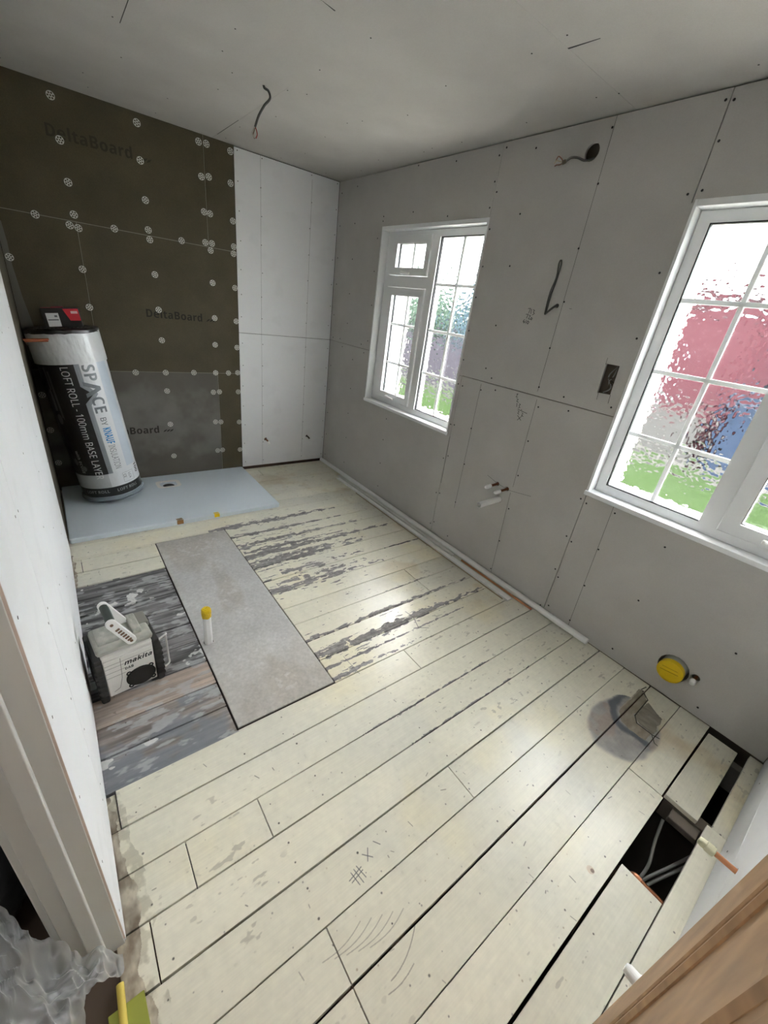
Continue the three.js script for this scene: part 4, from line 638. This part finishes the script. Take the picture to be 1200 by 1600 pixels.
// ---- sheeting, bag and stick on the landing
{
  const nx = 180, nz = 150, g = new THREE.PlaneGeometry(1, 1, nx, nz), p = g.attributes.position;
  for (let i = 0; i < p.count; i++) {
    const u = p.getX(i) + 0.5, v = p.getY(i) + 0.5, z0 = mix(3.045, 3.4, v), x = mix(-0.5, -0.008 - 0.065 * sm(3.075, 3.135, z0), u), zl = x > -0.13 ? 3.045 : mix(3.045, 2.93, sm(-0.13, -0.2, x)), z = mix(zl, 3.4, v);
    const run = sm(0.0, -0.26, x), base = 0.012 + 0.46 * run * sm(3.5, 3.12, z), r1 = 1 - Math.abs(2 * fbm(x * 8 + z * 7, z * 5 - x * 6, 3) - 1), r2 = 1 - Math.abs(2 * fbm(x * 24 - z * 10, z * 14 + x * 20 + 40, 3) - 1), w = sm(-0.004, -0.05, x);
    p.setXYZ(i, x + 0.03 * w * (r2 - 0.6), base + 0.10 * (r1 - 0.55) * w + 0.06 * (r2 - 0.55) * w + 0.03 * w * (1 - Math.abs(2 * fbm(x * 50 + z * 30, z * 46 - x * 20, 2) - 1)) + 0.006 * fbm(x * 90, z * 90, 2), z + 0.02 * w * (r1 - 0.5) * sm(0, 0.1, v));
  }
  g.computeVertexNormals();
  single('plastic_sheet', g, phys(0xeef2f4, 0.34, { transmission: 0.8, thickness: 0, side: THREE.DoubleSide, clearcoat: 0.4, clearcoatRoughness: 0.15 }), 'crumpled clear polythene sheet bundled in the doorway', 'plastic sheet');
  const b = new THREE.SphereGeometry(0.5, 40, 28), q = b.attributes.position; for (let i = 0; i < q.count; i++) { const d = 1 + 0.3 * (fbm(q.getX(i) * 5 + 3, q.getY(i) * 5 + q.getZ(i) * 4, 4) - 0.5); q.setXYZ(i, q.getX(i) * d * 0.28, q.getY(i) * d * 0.34 + 0.15, q.getZ(i) * d * 0.36); } b.computeVertexNormals();
  const bag = thing('rubble_bag', 'black printed rubble bag behind the polythene sheet', 'bag', null, [-0.275, -0.01, 2.70]); put('bag_body', b, phys(0x2a2b2d, 0.4), bag);
  put('bag_print', join(...Array.from({ length: 7 }, (_, k) => new THREE.TorusGeometry(0.012, 0.0022, 5, 14, 4.6).rotateZ(k).rotateY(1.2).translate(0.145 - 0.004 * k, 0.1 + 0.035 * (k % 4), -0.06 + 0.03 * k))), std(0x101010, 0.6), bag);
  single('yellow_stick', tube([[-0.022, 0.006, 3.095], [-0.024, 0.006, 3.16], [-0.027, 0.006, 3.25], [-0.03, 0.006, 3.4]], 0.0085, 20, 10), std(0xd9c25a, 0.55), 'yellow plastic rod lying at the doorway beside the polythene sheet', 'rod');
  single('green_offcut', box(-0.115, -0.04, -0.004, 0.004, 3.135, 3.36, 0.002).rotateY(0.02), std(0x9aa043, 0.7), 'olive green board offcut on the doorway threshold', 'board');
}

// ================================================================= OUTSIDE
const matte = (color) => phys(color, 1, { specularIntensity: 0 });       // soil, foliage, brick: no gloss
const ground = struct('ground', 'garden lawn outside the windows', 'lawn');
const grassTex = data(256, 256, (u, v) => { const n = loopn(u, v, 16, 4); return mix3([0.105, 0.142, 0.08], [0.13, 0.168, 0.095], n); });
grassTex.repeat.set(20, 20);
put('lawn', new THREE.PlaneGeometry(70, 70).rotateX(-Math.PI / 2).translate(37.61, -0.42, -4), phys(0xffffff, 1, { map: grassTex, specularIntensity: 0 }), ground);
put('added_bounce_slab', box(2.62, 5.2, -0.43, -0.40, -14, 10, 0), matte(0xc9c5bc), ground);  // unseen pale slab, added to bounce sky light up through the windows onto the ceiling
put('path', box(9.0, 9.9, -0.43, -0.40, -14, 10, 0), matte(0x393735), ground);
{ const h = thing('brick_outbuilding', 'red brick outbuilding seen blurred through the larger window', 'building', null, [10.6, -0.42, 0]);
  put('wall', box(0, 4, 0, 2.9, -1.2, 1.2, 0.01), matte(0x351f22), h); put('roof_edge', box(-0.12, 4.1, 2.9, 3.05, -1.3, 1.3, 0.02), matte(0x2a2323), h); put('door', box(-0.03, 0.01, 0, 1.95, -0.9, -0.1, 0.01), matte(0x6a6a6e), h); }
{ const h = thing('garden_wall', 'low pale garden wall before the brick outbuilding, blurred by the glass', 'wall', null, [10.1, -0.42, 0]);
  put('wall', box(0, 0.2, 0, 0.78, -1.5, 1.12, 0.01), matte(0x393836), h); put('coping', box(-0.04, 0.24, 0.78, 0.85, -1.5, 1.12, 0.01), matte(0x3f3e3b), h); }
{ const h = thing('garden_shed', 'blue-grey garden shed seen blurred through the larger window', 'shed', null, [10.0, -0.42, 2.1]);
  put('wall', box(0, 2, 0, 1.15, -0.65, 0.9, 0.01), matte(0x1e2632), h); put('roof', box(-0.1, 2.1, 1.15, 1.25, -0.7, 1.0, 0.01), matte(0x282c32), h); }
function leafy(name, label, pos, sx, sy, sz, color, n) {
  const t = thing(name, label, name === 'hedge' ? 'hedge' : 'tree', null, pos), g = new THREE.IcosahedronGeometry(1, 5), p = g.attributes.position;
  for (let i = 0; i < p.count; i++) { const x = p.getX(i), y = p.getY(i), z = p.getZ(i), d = 1 + 0.5 * (fbm(x * 3 + n, y * 3 + z * 2.3, 5) - 0.5); p.setXYZ(i, x * d * sx, y * d * sy, z * d * sz); } g.computeVertexNormals();
  put('foliage', g.translate(0, sy * 0.98, 0), matte(color), t); put('trunk', rod([0, 0, 0], [0, sy, 0], 0.12, 8), darkWood, t);
}
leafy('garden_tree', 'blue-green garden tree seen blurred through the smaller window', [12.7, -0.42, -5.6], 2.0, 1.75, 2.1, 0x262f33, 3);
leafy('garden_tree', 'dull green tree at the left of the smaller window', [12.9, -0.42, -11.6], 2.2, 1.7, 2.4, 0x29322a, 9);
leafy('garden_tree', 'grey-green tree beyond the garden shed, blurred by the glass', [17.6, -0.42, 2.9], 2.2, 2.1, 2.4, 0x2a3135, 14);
{ const h = thing('garden_fence', 'grey-mauve board fence seen blurred through the smaller window', 'fence', null, [9.9, -0.42, 0]);
  const fenceA = matte(0x2c2a2e), fenceB = matte(0x312e31);
  for (let k = 0; k < 60; k++) put('fence_board', box(0, 0.03, 0, 1.35, -14 + k * 0.2, -13.81 + k * 0.2, 0), k % 3 ? fenceA : fenceB, h); }
renderer.render(scene, camera);
